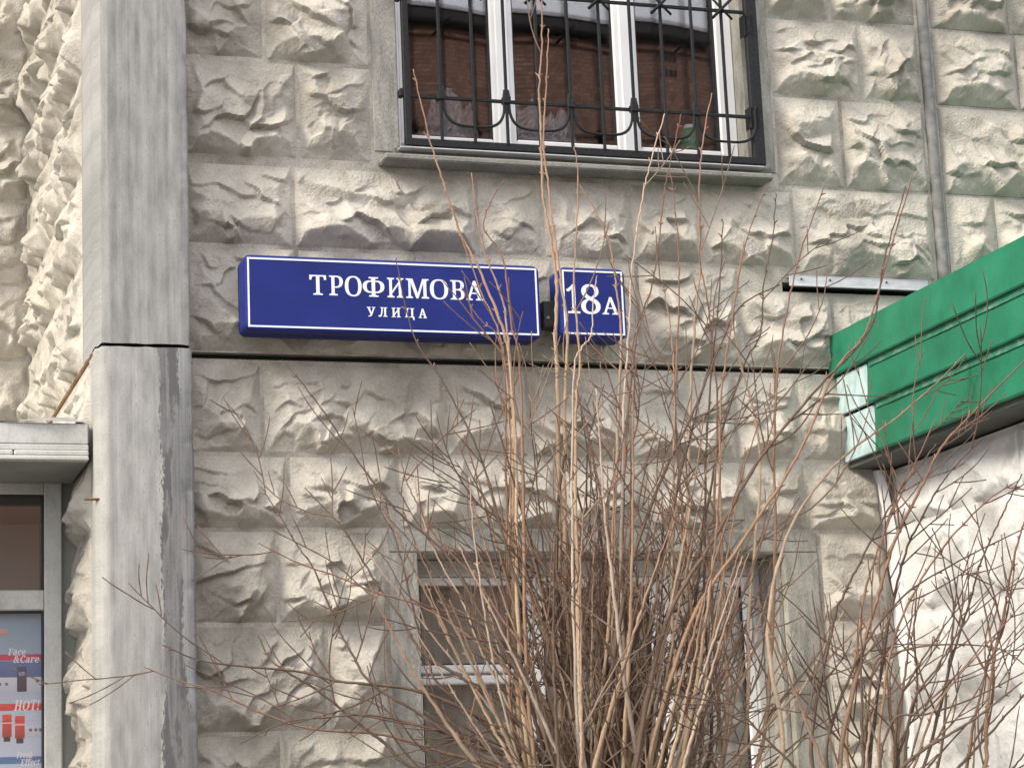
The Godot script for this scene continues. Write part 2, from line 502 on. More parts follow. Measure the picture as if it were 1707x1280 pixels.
func build_walls(b: Node3D) -> void:
	var up := {
		"u": [5.055, 5.40], "a": [4.707, 5.055], "b": [4.307, 4.707], "c": [3.952, 4.307], "d": [3.53, 3.952],
	}
	var tall := 0.085
	# upper panel of the street wall, with the opening of the barred window
	var p := begin()
	bx(p, Vector3(1.49, 3.53, -0.30), Vector3(2.36, 6.6, 0))
	bx(p, Vector3(3.915, 4.36, -0.30), Vector3(4.705, 6.6, 0))
	bx(p, Vector3(2.36, 3.53, -0.30), Vector3(3.98, 4.36, 0))
	bx(p, Vector3(3.98, 3.893, -0.30), Vector3(4.705, 4.36, -0.002))
	bx(p, Vector3(3.98, 3.53, -0.30), Vector3(4.705, 3.852, -0.001))
	bx(p, Vector3(2.36, 6.0, -0.30), Vector3(3.915, 6.6, 0))
	var panel := part("wall_panel", done(p), M.slab, b)
	part("slot_back", box_mesh(Vector3(3.98, 3.853, -0.30), Vector3(4.705, 3.892, -0.10)), M.gap, b)  # near-black colour paints the shade inside the slot
	stone_row(panel, up.u[0], up.u[1], [1.49, 1.80, 2.25], tall, 0.009, M.stone)
	stone_row(panel, up.a[0], up.a[1], [1.49, 1.824, 2.25], tall, 0.0055, M.stone)
	stone_row(panel, up.b[0], up.b[1], [1.49, 1.95, 2.252], tall, 0.0055, M.stone)
	stone_row(panel, up.u[0], up.u[1], [3.985, 4.288, 4.70], tall, 0.009, M.stone)
	stone_row(panel, up.a[0], up.a[1], [3.985, 4.419, 4.70], tall, 0.0055, M.stone)
	stone_row(panel, up.b[0], up.b[1], [3.99, 4.304, 4.70], tall, 0.0055, M.stone)
	stone_row(panel, up.c[0], 4.285, [1.49, 1.924, 2.668, 2.945, 3.321, 3.632, 4.05], tall, 0.0055, M.stone)
	stone_row(panel, up.c[0] - 0.032, up.c[1], [4.05, 4.70], tall, 0.0055, M.stone)
	stone_row(panel, up.d[0], up.d[1], [1.49, 1.93, 2.42, 2.98, 3.338, 3.785], tall, 0.0055, M.stone)
	stone_row(panel, up.d[0], 3.854, [3.785, 4.20, 4.70], tall * 0.8, 0.0055, M.stone)
	for row in [[5.40, 5.78], [5.78, 6.16], [6.16, 6.55]]:
		stone_row(panel, row[0], row[1], [1.49, 1.9, 2.25], tall, 0.02, M.stone)
		stone_row(panel, row[0], row[1], [3.985, 4.3, 4.70], tall, 0.02, M.stone)
	# a second panel beyond the vertical seam
	var q := part("wall_panel", box_mesh(Vector3(4.755, 3.53, -0.30), Vector3(7.5, 6.6, -0.004)), M.slab, b)
	stone_row(q, up.u[0], up.u[1], [4.765, 5.15, 5.7, 6.2], tall, 0.012, M.stone)
	stone_row(q, up.a[0], up.a[1], [4.765, 5.173, 5.75, 6.2], tall, 0.007, M.stone)
	stone_row(q, up.b[0], up.b[1], [4.765, 5.42, 6.0], tall, 0.007, M.stone)
	stone_row(q, up.c[0], up.c[1], [4.765, 5.00, 5.60, 6.1], tall, 0.007, M.stone)
	stone_row(q, up.d[0], up.d[1], [4.765, 5.35, 5.9], tall, 0.012, M.stone)
	for row in [[3.53, 3.952], [3.952, 4.307], [4.307, 4.707], [4.707, 5.055], [5.055, 5.40]]:
		stone_row(q, row[0], row[1], [6.2, 6.7, 7.4], tall, 0.022, M.stone)
	for row in [[5.40, 5.78], [5.78, 6.16]]:
		stone_row(q, row[0], row[1], [4.765, 5.2, 5.8, 6.4, 6.9, 7.4], tall, 0.022, M.stone)
	# the grey mastic of the seam, a little uneven
	var seam := []
	var srad := []
	for k in 40:
		seam.append(Vector3(4.730 + 0.003 * coarse.get_noise_2d(k * 0.4, 3.0), 3.9 + k * 0.07, 0.002))
		srad.append(0.0265 + 0.003 * coarse.get_noise_2d(k * 0.7, 9.0))
	var sm := begin()
	tube(sm, seam, srad, 10)
	part("sealant_strip", done(sm), M.sealant, b)
	# lower panel with the second window
	var l := begin()
	bx(l, Vector3(1.49, -0.2, -0.30), Vector3(2.375, 3.505, 0))
	bx(l, Vector3(3.905, -0.2, -0.30), Vector3(4.45, 3.505, 0))
	bx(l, Vector3(2.375, 2.766, -0.30), Vector3(3.905, 3.505, 0))
	bx(l, Vector3(2.375, -0.2, -0.30), Vector3(3.905, 1.3, 0))
	var low := part("wall_panel", done(l), M.slab, b)
	stone_row(low, 3.14, 3.495, [1.49, 1.784, 2.511, 2.848, 3.277, 3.732, 4.012, 4.36], tall, 0.0055, M.stone)
	stone_row(low, 2.854, 3.14, [1.49, 1.878, 2.305, 2.588, 2.956, 3.334, 3.748, 4.026, 4.36], tall, 0.0055, M.stone)
	stone_row(low, 2.498, 2.854, [1.49, 1.83, 2.25], tall, 0.0055, M.stone)
	stone_row(low, 2.097, 2.498, [1.49, 2.01, 2.25], tall, 0.0055, M.stone)
	stone_row(low, 1.70, 2.097, [1.49, 1.834, 2.25], tall, 0.008, M.stone)
	stone_row(low, 1.30, 1.70, [1.49, 1.9, 2.25], tall, 0.012, M.stone)
	stone_row(low, 2.498, 2.854, [4.065, 4.36], tall * 0.8, 0.0055, M.stone)
	stone_row(low, 2.097, 2.498, [4.065, 4.37], tall * 0.8, 0.0055, M.stone)
	stone_row(low, 1.70, 2.097, [4.065, 4.38], tall * 0.8, 0.008, M.stone)
	stone_row(low, 1.30, 1.70, [4.065, 4.38], tall * 0.8, 0.012, M.stone)
	# the dark joint between the panels
	part("panel_joint", box_mesh(Vector3(1.49, 3.502, -0.25), Vector3(4.71, 3.533, -0.045)), M.gap, b)
	# core behind everything so that no light leaks through
	part("building_core", box_mesh(Vector3(4.46, -0.2, -0.34), Vector3(7.5, 6.6, -0.305)), M.slab, b)
	# side return, facing the shop recess
	var side := Basis(Vector3(0, 0, 1), Vector3(0, 1, 0), Vector3(-1, 0, 0))
	var s := part("side_wall_panel", box_mesh(Vector3(1.152, 3.53, -2.4), Vector3(1.46, 6.6, -0.26), 0.004), M.slab, b)
	for row in [["d", [-2.1, -1.5, -0.85, -0.27]], ["c", [-2.1, -1.7, -1.0, -0.27]], ["b", [-2.1, -1.35, -0.75, -0.27]], ["a", [-2.1, -1.6, -0.95, -0.27]], ["u", [-2.1, -1.4, -0.8, -0.27]]]:
		stone_row(s, up[row[0]][0], up[row[0]][1], row[1], 0.078, 0.009, M.stone, Vector3(1.152, 0, 0), side)
	stone_row(s, 5.40, 5.75, [-2.1, -1.5, -0.9, -0.27], 0.085, 0.014, M.stone, Vector3(1.152, 0, 0), side)
	var s2 := part("side_wall_panel", box_mesh(Vector3(1.152, -0.2, -2.4), Vector3(1.46, 3.505, -0.10), 0.004), M.slab, b)
	for row in [[3.14, 3.495], [2.854, 3.14], [2.498, 2.854], [2.097, 2.498], [1.70, 2.097]]:
		stone_row(s2, row[0], row[1], [-0.95, -0.5, -0.07], 0.085, 0.008, M.stone, Vector3(1.152, 0, 0), side)
	part("panel_joint", box_mesh(Vector3(1.17, 3.50, -2.3), Vector3(1.40, 3.535, 0.05)), M.gap, b)
	# rust-stained sealing cord lying in the joint of the return
	var cord := []
	var crad := []
	for k in 36:
		cord.append(Vector3(1.160 + 0.004 * coarse.get_noise_2d(k * 0.9, 71.0), 3.517 + 0.004 * coarse.get_noise_2d(k * 1.1, 31.0), -1.6 + k * 0.044))
		crad.append(0.014 + 0.006 * coarse.get_noise_2d(k * 1.3, 17.0))
	var cm := begin()
	tube(cm, cord, crad, 7)
	part("sealing_cord", done(cm), M.rust, b)
	# wall at the back of the recess
	var back := part("rear_wall_panel", box_mesh(Vector3(-3.0, -0.2, -2.4), Vector3(1.15, 6.6, -2.1)), M.slab, b)
	for row in [[3.6, 3.95, [-0.6, 0.05, 0.62, 1.14]], [3.95, 4.305, [-0.6, 0.2, 0.75, 1.14]], [4.305, 4.707, [-0.6, 0.0, 0.6, 1.14]], [4.707, 5.08, [-0.6, 0.1, 0.8, 1.14]], [5.08, 5.46, [-0.6, 0.2, 0.68, 1.14]], [5.46, 5.8, [-0.6, 0.1, 0.6, 1.14]]]:
		stone_row(back, row[0], row[1], row[2], tall, 0.010, M.stone, Vector3(0, 0, -2.1))
		stone_row(back, row[0], row[1], [-2.7, -2.1, -1.7, -1.1, -0.6], tall, 0.022, M.stone, Vector3(0, 0, -2.1))
	# piers
	var prof := [Vector2(1.20, -0.30), Vector2(1.148, -0.28), Vector2(1.148, -0.075), Vector2(1.157, -0.065), Vector2(1.157, -0.02), Vector2(1.146, -0.01), Vector2(1.146, 0.075), Vector2(1.155, 0.085), Vector2(1.162, 0.15), Vector2(1.482, 0.15), Vector2(1.490, 0.142), Vector2(1.490, -0.05)]
	part("concrete_pier", lump_profile(prof, 3.521, 6.6, 0.016, 3), M.column_up, b)
	part("pier_end", box_mesh(Vector3(1.17, 3.535, -0.28), Vector3(1.482, 3.56, 0.140)), M.column_up, b)
	var prof2 := [Vector2(1.20, -0.14), Vector2(1.150, -0.12), Vector2(1.150, 0.02), Vector2(1.143, 0.03), Vector2(1.143, 0.095), Vector2(1.156, 0.105), Vector2(1.160, 0.15), Vector2(1.486, 0.15), Vector2(1.497, 0.139), Vector2(1.497, -0.05)]
	part("concrete_pier", lump_profile(prof2, -0.2, 3.508, 0.028, 8), M.column_low, b)
	part("pier_end", box_mesh(Vector3(1.17, 3.47, -0.12), Vector3(1.484, 3.498, 0.140)), M.column_low, b)
	part("pier_joint", box_mesh(Vector3(1.18, 3.50, -0.2), Vector3(1.47, 3.535, 0.115)), M.gap, b)
	var bolt := begin()
	tube(bolt, [Vector3(1.16, 2.948, 0.10), Vector3(1.10, 2.948, 0.10)], [0.005, 0.004], 7)
	part("anchor_bolt", done(bolt), M.rust, b)
	# upper storeys out of view: close the block
	part("upper_wall", box_mesh(Vector3(1.153, 6.605, -4.0), Vector3(7.5, 9.5, -0.02)), M.slab, b)
	part("upper_wall", box_mesh(Vector3(-3.0, 6.605, -4.0), Vector3(1.15, 9.5, -2.11)), M.slab, b)

func window_surround(b: Node3D, w: Node3D, x0: float, x1: float, y0: float, y1: float, left: float, right: float, sill: bool) -> void:
	# smooth concrete margins, reveals
	part("surround", box_mesh(Vector3(x0 - left, y0 - 0.001, -0.02), Vector3(x0, y1, 0.005), 0.004), M.trim, w)
	part("surround", box_mesh(Vector3(x1, y0 - 0.001, -0.02), Vector3(x1 + right, y1, 0.005), 0.004), M.trim, w)

func sash(w: Node3D, called: String, lo: Vector2, hi: Vector2, z: float, rail: float, mat: Material) -> void:
	# a framed leaf with its double pane, plus a third sheet added for brighter reflections
	var st := begin()
	bx(st, Vector3(lo.x, lo.y, z - 0.05), Vector3(lo.x + rail, hi.y, z), 0.006)
	bx(st, Vector3(hi.x - rail, lo.y, z - 0.05), Vector3(hi.x, hi.y, z), 0.006)
	bx(st, Vector3(lo.x + rail, lo.y, z - 0.049), Vector3(hi.x - rail, lo.y + rail, z - 0.001), 0.006)
	bx(st, Vector3(lo.x + rail, hi.y - rail, z - 0.049), Vector3(hi.x - rail, hi.y, z - 0.001), 0.006)
	var f := part(called, done(st), mat, w)
	var gk := begin()
	var a := Vector2(lo.x + rail, lo.y + rail)
	var c := Vector2(hi.x - rail, hi.y - rail)
	bx(gk, Vector3(a.x, a.y, z - 0.03), Vector3(a.x + 0.006, c.y, z - 0.012))
	bx(gk, Vector3(c.x - 0.006, a.y, z - 0.03), Vector3(c.x, c.y, z - 0.012))
	bx(gk, Vector3(a.x, a.y - 0.001, z - 0.0305), Vector3(c.x, a.y + 0.006, z - 0.0125))
	part("gasket", done(gk), M.gasket, f)
	for k in 3:
		pane(f, a, c, z - 0.016 - 0.012 * k, [0.0009, 0.0007, 0.0008][k])

func pane(f: Node3D, a: Vector2, c: Vector2, z: float, bow: float) -> void:
	# insulated glass is never quite flat: each sheet bows by a millimetre or two
	var n := 20
	var st := begin()
	st.set_smooth_group(1)
	for s in 2:
		for j in n:
			for i in n:
				var q := []
				for c2 in [[i, j], [i, j + 1], [i + 1, j + 1], [i + 1, j]]:
					var u := float(c2[0]) / n
					var v := float(c2[1]) / n
					q.append(Vector3(lerpf(a.x, c.x, u), lerpf(a.y, c.y, v), z - 0.004 * s + bow * 16 * u * (1 - u) * v * (1 - v)))
				if s == 0: quad(st, q[0], q[1], q[2], q[3])
				else: quad(st, q[3], q[2], q[1], q[0])
	part("pane", done(st), M.glass, f)

func build_windows(b: Node3D) -> void:
	# upper, barred window
	var w := part("window", box_mesh(Vector3(2.36, 4.37, -0.24), Vector3(3.915, 4.405, -0.05), 0.004), M.trim, b)
	w.set_meta("label", "white three-light plastic window behind the iron grille")
	window_surround(b, w, 2.36, 3.915, 4.36, 6.0, 0.105, 0.07, true)
	part("frame", box_mesh(Vector3(2.362, 4.405, -0.20), Vector3(2.40, 6.0, -0.115), 0.004), M.pvc, w)
	part("frame", box_mesh(Vector3(3.835, 4.405, -0.20), Vector3(3.875, 6.0, -0.115), 0.004), M.pvc, w)
	part("reveal", box_mesh(Vector3(3.876, 4.37, -0.28), Vector3(3.914, 6.0, -0.03), 0.003), M.trim, w)
	var lowy := 4.436
	var m1 := 2.843
	var m2 := 3.39
	var right := 3.854
	sash(w, "sash", Vector2(2.40, lowy), Vector2(m1 - 0.002, 5.98), -0.125, 0.045, M.pvc)
	sash(w, "sash", Vector2(m1 + 0.002, lowy), Vector2(m2 - 0.002, 5.98), -0.125, 0.05, M.pvc)
	sash(w, "sash", Vector2(m2 + 0.002, lowy), Vector2(right, 5.98), -0.125, 0.05, M.pvc)
	for mx in [m1, m2]:
		part("mullion_cover", box_mesh(Vector3(mx - 0.028, lowy + 0.004, -0.126), Vector3(mx + 0.028, 5.98, -0.112), 0.005), M.pvc, w)
	# sill: thin bright drip edge over a concrete ledge, its shade put into a darker colour
	var sl := begin()
	bx(sl, Vector3(2.269, 4.297, -0.02), Vector3(3.921, 4.322, 0.115), 0.006)
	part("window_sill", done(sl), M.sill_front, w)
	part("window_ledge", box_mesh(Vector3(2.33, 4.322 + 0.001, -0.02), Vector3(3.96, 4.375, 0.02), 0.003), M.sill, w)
	part("drip_edge", box_mesh(Vector3(2.346, 4.362, -0.10), Vector3(3.904, 4.367, 0.068), 0.001), M.galv, w)
	# the room behind
	room(w, Vector3(2.2, 4.2, -2.6), Vector3(4.1, 6.1, -0.31))
	# lower window
	var v := part("window", box_mesh(Vector3(2.375, 1.30, -0.24), Vector3(3.905, 1.36, 0.03), 0.004), M.pvc, b)
	v.set_meta("label", "white plastic window with closed curtain behind the shrub")
	window_surround(b, v, 2.375, 3.905, 1.30, 2.766, 0.115, 0.15, false)
	part("lintel", box_mesh(Vector3(2.262, 2.768, -0.02), Vector3(4.053, 2.848, 0.006), 0.004), M.trim, v)
	part("reveal", box_mesh(Vector3(3.880, 1.36, -0.28), Vector3(3.904, 2.765, -0.03), 0.003), M.trim, v)
	var f2 := begin()
	bx(f2, Vector3(2.378, 2.70, -0.27), Vector3(3.88, 2.764, -0.19), 0.004)
	bx(f2, Vector3(2.378, 1.36, -0.27), Vector3(2.405, 2.70, -0.19), 0.004)
	bx(f2, Vector3(3.845, 1.36, -0.27), Vector3(3.879, 2.70, -0.19), 0.004)
	part("frame", done(f2), M.pvc_old, v)
	var n1 := 2.898
	var n2 := 3.442
	var tr := 2.318
	sash(v, "sash", Vector2(2.405, tr + 0.005), Vector2(n1 - 0.002, 2.699), -0.205, 0.032, M.pvc)
	sash(v, "sash", Vector2(2.405, 1.362), Vector2(n1 - 0.002, tr - 0.005), -0.205, 0.032, M.pvc)
	sash(v, "sash", Vector2(n1 + 0.002, 1.362), Vector2(n2 - 0.002, 2.699), -0.205, 0.04, M.pvc)
	sash(v, "sash", Vector2(n2 + 0.002, 1.362), Vector2(3.845, 2.699), -0.205, 0.04, M.pvc)
	var cpos := PackedVector3Array()
	var nu := 160
	for j in 9:
		for i in nu + 1:
			var u := float(i) / nu
			cpos.append(Vector3(lerpf(2.36, 3.92, u), lerpf(1.2, 2.8, j / 8.0), -0.325 + 0.018 * sin(u * 78 + 2.0 * sin(u * 17)) + 0.01 * sin(u * 31 + j * 0.1)))
	part("curtain", grid_mesh(nu, 8, cpos), M.curtain, v)
	room(v, Vector3(2.2, 1.0, -2.6), Vector3(4.1, 3.1, -0.36))

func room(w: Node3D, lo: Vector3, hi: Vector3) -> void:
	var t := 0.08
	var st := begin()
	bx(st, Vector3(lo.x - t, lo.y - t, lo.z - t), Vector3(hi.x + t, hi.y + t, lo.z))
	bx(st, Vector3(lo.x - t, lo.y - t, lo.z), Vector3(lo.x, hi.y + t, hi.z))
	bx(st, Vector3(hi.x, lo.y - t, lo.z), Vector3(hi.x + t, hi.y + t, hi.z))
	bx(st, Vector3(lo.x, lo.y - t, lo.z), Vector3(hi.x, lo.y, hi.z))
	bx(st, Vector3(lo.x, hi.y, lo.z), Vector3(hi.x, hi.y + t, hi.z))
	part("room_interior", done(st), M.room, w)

func crumpled(called: String, label: String, x0: float, x1: float, y0: float, y1: float, z: float, seed_: int) -> void:
	# a slumped, crumpled sheet standing on the inner sill
	var o := thing(called, label, "plastic bag", Vector3((x0 + x1) / 2, y0, z), "")
	var n := 40
	var pos := PackedVector3Array()
	for j in n + 1:
		for i in n + 1:
			var u := float(i) / n
			var v := float(j) / n
			var top := (y1 - y0) * (0.8 + 0.25 * coarse.get_noise_2d(u * 1.2 + seed_, 3.0))
			var width := (x1 - x0) / 2 * (1.0 - 0.25 * v * v)
			pos.append(Vector3((u * 2 - 1) * width, v * top, 0.09 * sin(u * PI) * (1 - 0.4 * v) + 0.03 * absf(coarse.get_noise_2d(u * 2.5 + seed_, v * 1.2))
				+ 0.02 * absf(cells.get_noise_2d(u * 0.5 + seed_, v * 0.3))))
	part("sheet", grid_mesh(n, n, pos), M.plastic, o)

func build_sill_items() -> void:
	var shelf := 4.643 - 0.155
	part("inner_sill", box_mesh(Vector3(2.37, shelf - 0.03, -0.52), Vector3(3.90, shelf, -0.212), 0.004), M.pvc, get_node("apartment_building/window"))
	crumpled("plastic_bag", "narrow grey crumpled plastic bag behind the first pane of the barred window", 2.55, 2.80, shelf, shelf + 0.27, -0.36, 3)
	crumpled("plastic_bag", "wide grey crumpled plastic bag behind the middle pane of the barred window", 2.88, 3.24, shelf, shelf + 0.26, -0.37, 8)
	var at := Vector3(3.722, shelf, -0.27)
	var o := thing("plastic_bottle", "green plastic bottle on the sill behind the right pane of the barred window", "bottle", at)
	o.scale = Vector3(1.22, 1.22, 1.22)
	var st := begin()
	tube(st, [Vector3(0, 0, 0), Vector3(0, 0.008, 0), Vector3(0, 0.05, 0), Vector3(0, 0.055, 0), Vector3(0, 0.07, 0), Vector3(0, 0.10, 0), Vector3(0, 0.112, 0)], [0.03, 0.037, 0.037, 0.034, 0.037, 0.034, 0.02], 20)
	part("body", done(st), M.bottle, o)
	var cp := begin()
	tube(cp, [Vector3(0, 0.108, 0), Vector3(0, 0.125, 0)], [0.019, 0.019], 14)
	part("cap", done(cp), M.bottle_cap, o)

# ------------------------------------------------------------------ grille
func build_grille() -> void:
	var o := thing("window_grille", "black wrought iron grille with stars and scalloped bars over the upper window", "window grille", Vector3(2.37, 4.382, 0.04))
	var at := o.position
	var x0 := 2.385 - at.x
	var x1 := 3.895 - at.x
	var sp := (x1 - x0) / 11.0
	var top := 6.05 - at.y
	var cross := 4.585 - at.y
	var starline := 5.045 - at.y
	var ubot := 4.468 - at.y
	for k in 2:
		var x := x0 if k == 0 else x1
		var hw := 0.013 if k == 0 else 0.026
		part("frame_bar", box_mesh(Vector3(x - hw, 0, -0.014), Vector3(x + hw, top, 0.014), 0.003), M.iron, o)
	part("frame_bar", box_mesh(Vector3(x0 - 0.013, -0.005, -0.0145), Vector3(x1 + 0.026, 0.026, 0.0145), 0.003), M.iron, o)
	for y in [cross, starline]:
		part("cross_bar", box_mesh(Vector3(x0 + 0.01, y - 0.0065, -0.0065), Vector3(x1 - 0.01, y + 0.0065, 0.0065), 0.0015), M.iron, o)
	for k in range(1, 11):
		var x := x0 + sp * k
		part("bar", box_mesh(Vector3(x - 0.0058, 0.02, 0.0068), Vector3(x + 0.0058, top, 0.0184), 0.0015), M.iron, o)
	for k: int in [2, 4, 6, 8, 10]:
		var st := begin()
		for s in [-1.0, 1.0]:
			var d := Vector3(0.045, 0.045 * s, 0)
			var c := Vector3(x0 + sp * k, starline, 0.026)
			tube(st, [c - d, c + d], [0.0066, 0.0066], 4)
		part("star", done(st), M.iron, o)
	for k: int in [1, 3, 5, 7, 9]:
		var pts := []
		var rad := []
		var a := x0 + sp * k
		var c := x0 + sp * (k + 2)
		for i in 33:
			var f := i / 32.0
			var ang := PI * (f * 1.24 - 0.12)
			var px := (a + c) / 2 - cos(PI * f) * sp * (1.0 - 0.13 * pow(absf(2 * f - 1), 6.0))
			var q := absf(2 * f - 1)
			var py := ubot + (cross + 0.045 - ubot) * pow(q, 3.2)
			if q > 0.93: px += signf(0.5 - f) * 0.0 - signf(0.5 - f) * (q - 0.93) * 0.16
			pts.append(Vector3(px, py, 0.013))
			rad.append(0.0062)
		var st := begin()
		tube(st, pts, rad, 6)
		part("scallop", done(st), M.iron, o)
	for k: int in [1, 3, 5, 7, 9]:
		var x := x0 + sp * k
		part("collar", box_mesh(Vector3(x - 0.016, cross - 0.013, -0.008), Vector3(x + 0.016, cross + 0.018, 0.025), 0.003), M.iron, o)
	for y in [0.215, 0.62]:
		part("fixing_lug", box_mesh(Vector3(x0 - 0.03, y - 0.016, -0.03), Vector3(x0 - 0.011, y + 0.016, 0.010), 0.003), M.iron, o)
		part("fixing_lug", box_mesh(Vector3(x1 + 0.0, y - 0.05, -0.03), Vector3(x1 - 0.031, y + 0.02, 0.006), 0.0), M.iron, o)

# ------------------------------------------------------------------ signs
func rounded_box(st: SurfaceTool, w: float, h: float, d: float, r: float, e: float) -> void:
	# a lamp-box body: rounded corners of radius r, front edge eased by e; back at z = 0, front at z = d
	var ring := func(inset: float, z: float) -> Array:
		var out := []
		var rr := maxf(r - inset, 0.002)
		for c in [[1, 1, 0.0], [-1, 1, PI / 2], [-1, -1, PI], [1, -1, PI * 1.5]]:
			for k in 6:
				var a: float = c[2] + PI / 2 * k / 5.0
				out.append(Vector3(c[0] * (w / 2 - inset - rr) + cos(a) * rr, c[1] * (h / 2 - inset - rr) + sin(a) * rr, z))
		return out
	var rings := [ring.call(0.004, 0.0), ring.call(0.0, 0.006), ring.call(0.0, d * 0.45), ring.call(0.003, d * 0.46), ring.call(0.003, d * 0.48), ring.call(0.0, d * 0.49), ring.call(0.0, d - e), ring.call(e * 0.3, d - e * 0.3), ring.call(e, d)]
	st.set_smooth_group(-1)
	for i in rings.size() - 1:
		for k in 24:
			var l := (k + 1) % 24
			quad(st, rings[i][k], rings[i + 1][k], rings[i + 1][l], rings[i][l])
	for k in range(1, 23):
		for p in [rings[8][0], rings[8][k + 1], rings[8][k]]: st.add_vertex(p)
		for p in [rings[0][0], rings[0][k], rings[0][k + 1]]: st.add_vertex(p)

func sign_border(o: Node3D, w: float, h: float, inset: float, z: float) -> void:
	var t := 0.0034
	var st := begin()
	var x := w / 2 - inset
	var y := h / 2 - inset
	bx(st, Vector3(-x - t, y - t, z - 0.002), Vector3(x + t, y + t, z + 0.0012))
	bx(st, Vector3(-x - t, -y - t, z - 0.002), Vector3(x + t, -y + t, z + 0.0012))
	bx(st, Vector3(-x - t, -y + t, z - 0.002), Vector3(-x + t, y - t, z + 0.0012))
	bx(st, Vector3(x - t, -y + t, z - 0.002), Vector3(x + t, y - t, z + 0.0012))
	part("border_line", done(st), M.letter, o)

func glyph(o: Node3D, ch: String, font: Font, lo: Vector2, hi: Vector2, z: float, mat: Material, called := "letter", slant := 0.0) -> void:
	# one letter set between two corners (its own proportions give way to those on the sign)
	var t := TextMesh.new()
	t.text = ch
	t.font = font
	t.font_size = 64
	t.pixel_size = 0.01
	t.depth = 0.02
	t.curve_step = 1.0
	var box := t.get_aabb()
	var s := Vector3((hi.x - lo.x) / box.size.x, (hi.y - lo.y) / box.size.y, 0.04)
	var c := box.get_center()
	var bs := Basis(Vector3(s.x, 0, 0), Vector3(slant * s.y, s.y, 0), Vector3(0, 0, s.z))
	var mesh: Mesh = t
	if called == "letter":
		# the sign's letters are a little stouter than the font
		var st := SurfaceTool.new()
		var fat := 0.0013 / s.x
		st.append_from(t, 0, Transform3D(Basis.IDENTITY, Vector3(-fat, 0, 0)))
		st.append_from(t, 0, Transform3D(Basis.IDENTITY, Vector3(fat, 0, 0.006)))
		mesh = st.commit()
	part(called, mesh, mat, o, Vector3((lo.x + hi.x) / 2, (lo.y + hi.y) / 2, z) - bs * c, bs)

func build_signs() -> void:
	var serif := SystemFont.new()
	serif.font_names = PackedStringArray(["Droid Serif"])
	serif.font_weight = 400
	var zf := 0.20
	var zb := 0.075
	var x0 := 1.684
	var x1 := 2.852
	var y1 := 3.866
	var y0 := 3.573
	var c := Vector3((x0 + x1) / 2, (y0 + y1) / 2, zb)
	var o := thing("street_name_sign", "long blue lightbox sign with white street name on the rough wall", "street sign", c)
	var st := begin()
	rounded_box(st, x1 - x0, y1 - y0, zf - zb, 0.026, 0.012)
	part("box", done(st), M.blue, o)
	sign_border(o, x1 - x0, y1 - y0, 0.016, zf - zb)
	var spans := [["Т", 1.935, 1.997], ["Р", 2.011, 2.062], ["О", 2.072, 2.135], ["Ф", 2.142, 2.224], ["И", 2.238, 2.3], ["М", 2.312, 2.4], ["О", 2.407, 2.477], ["В", 2.489, 2.542], ["А", 2.551, 2.617]]
	var b := 3.717 - c.y
	var t := 3.794 - c.y
	for s in spans:
		var over := 0.0 if s[0] != "О" else 0.0012
		glyph(o, s[0], serif, Vector2(s[1] - c.x, b - over), Vector2(s[2] - c.x, t + over), zf - zb, M.letter)
	var spans2 := [["У", 2.155, 2.186], ["Л", 2.2, 2.233], ["И", 2.252, 2.285], ["Ц", 2.304, 2.339], ["А", 2.358, 2.389]]
	var b2 := 3.64 - c.y
	var t2 := 3.677 - c.y
	for s in spans2:
		glyph(o, s[0], serif, Vector2(s[1] - c.x, b2 - (0.009 if s[0] == "Ц" else 0.0)), Vector2(s[2] - c.x, t2), zf - zb, M.letter)
	# house number
	var nx0 := 2.933
	var nx1 := 3.209
	var ny1 := 3.866
	var ny0 := 3.583
	var d := Vector3((nx0 + nx1) / 2, (ny0 + ny1) / 2, zb)
	var q := thing("house_number_sign", "small square blue lightbox sign reading 18A on the rough wall", "house number sign", d)
	var s2 := begin()
	rounded_box(s2, nx1 - nx0, ny1 - ny0, zf - zb, 0.026, 0.012)
	part("box", done(s2), M.blue, q)
	sign_border(q, nx1 - nx0, ny1 - ny0, 0.016, zf - zb)
	var nb := 3.679 - d.y
	glyph(q, "1", serif, Vector2(2.961 - d.x, nb), Vector2(3.013 - d.x, 3.796 - d.y), zf - zb, M.letter)
	glyph(q, "8", serif, Vector2(3.02 - d.x, nb - 0.001), Vector2(3.098 - d.x, 3.798 - d.y), zf - zb, M.letter)
	glyph(q, "А", serif, Vector2(3.108 - d.x, nb), Vector2(3.176 - d.x, 3.749 - d.y), zf - zb, M.letter)
	# black junction bracket between the two boxes
	var bl := Vector3(2.885, 3.638, 0.06)
	var bh := Vector3(2.965, 3.743, 0.13)
	var k := thing("junction_bracket", "small black bracket joining the two blue signs", "bracket", bl)
	part("plate", box_mesh(Vector3.ZERO, bh - bl, 0.004), M.black, k)
	part("screw", box_mesh(Vector3(0.012, 0.03, 0.06), Vector3(0.026, 0.044, 0.076), 0.004), M.lead, k)
	part("screw", box_mesh(Vector3(0.044, 0.06, 0.06), Vector3(0.056, 0.072, 0.075), 0.004), M.lead, k)

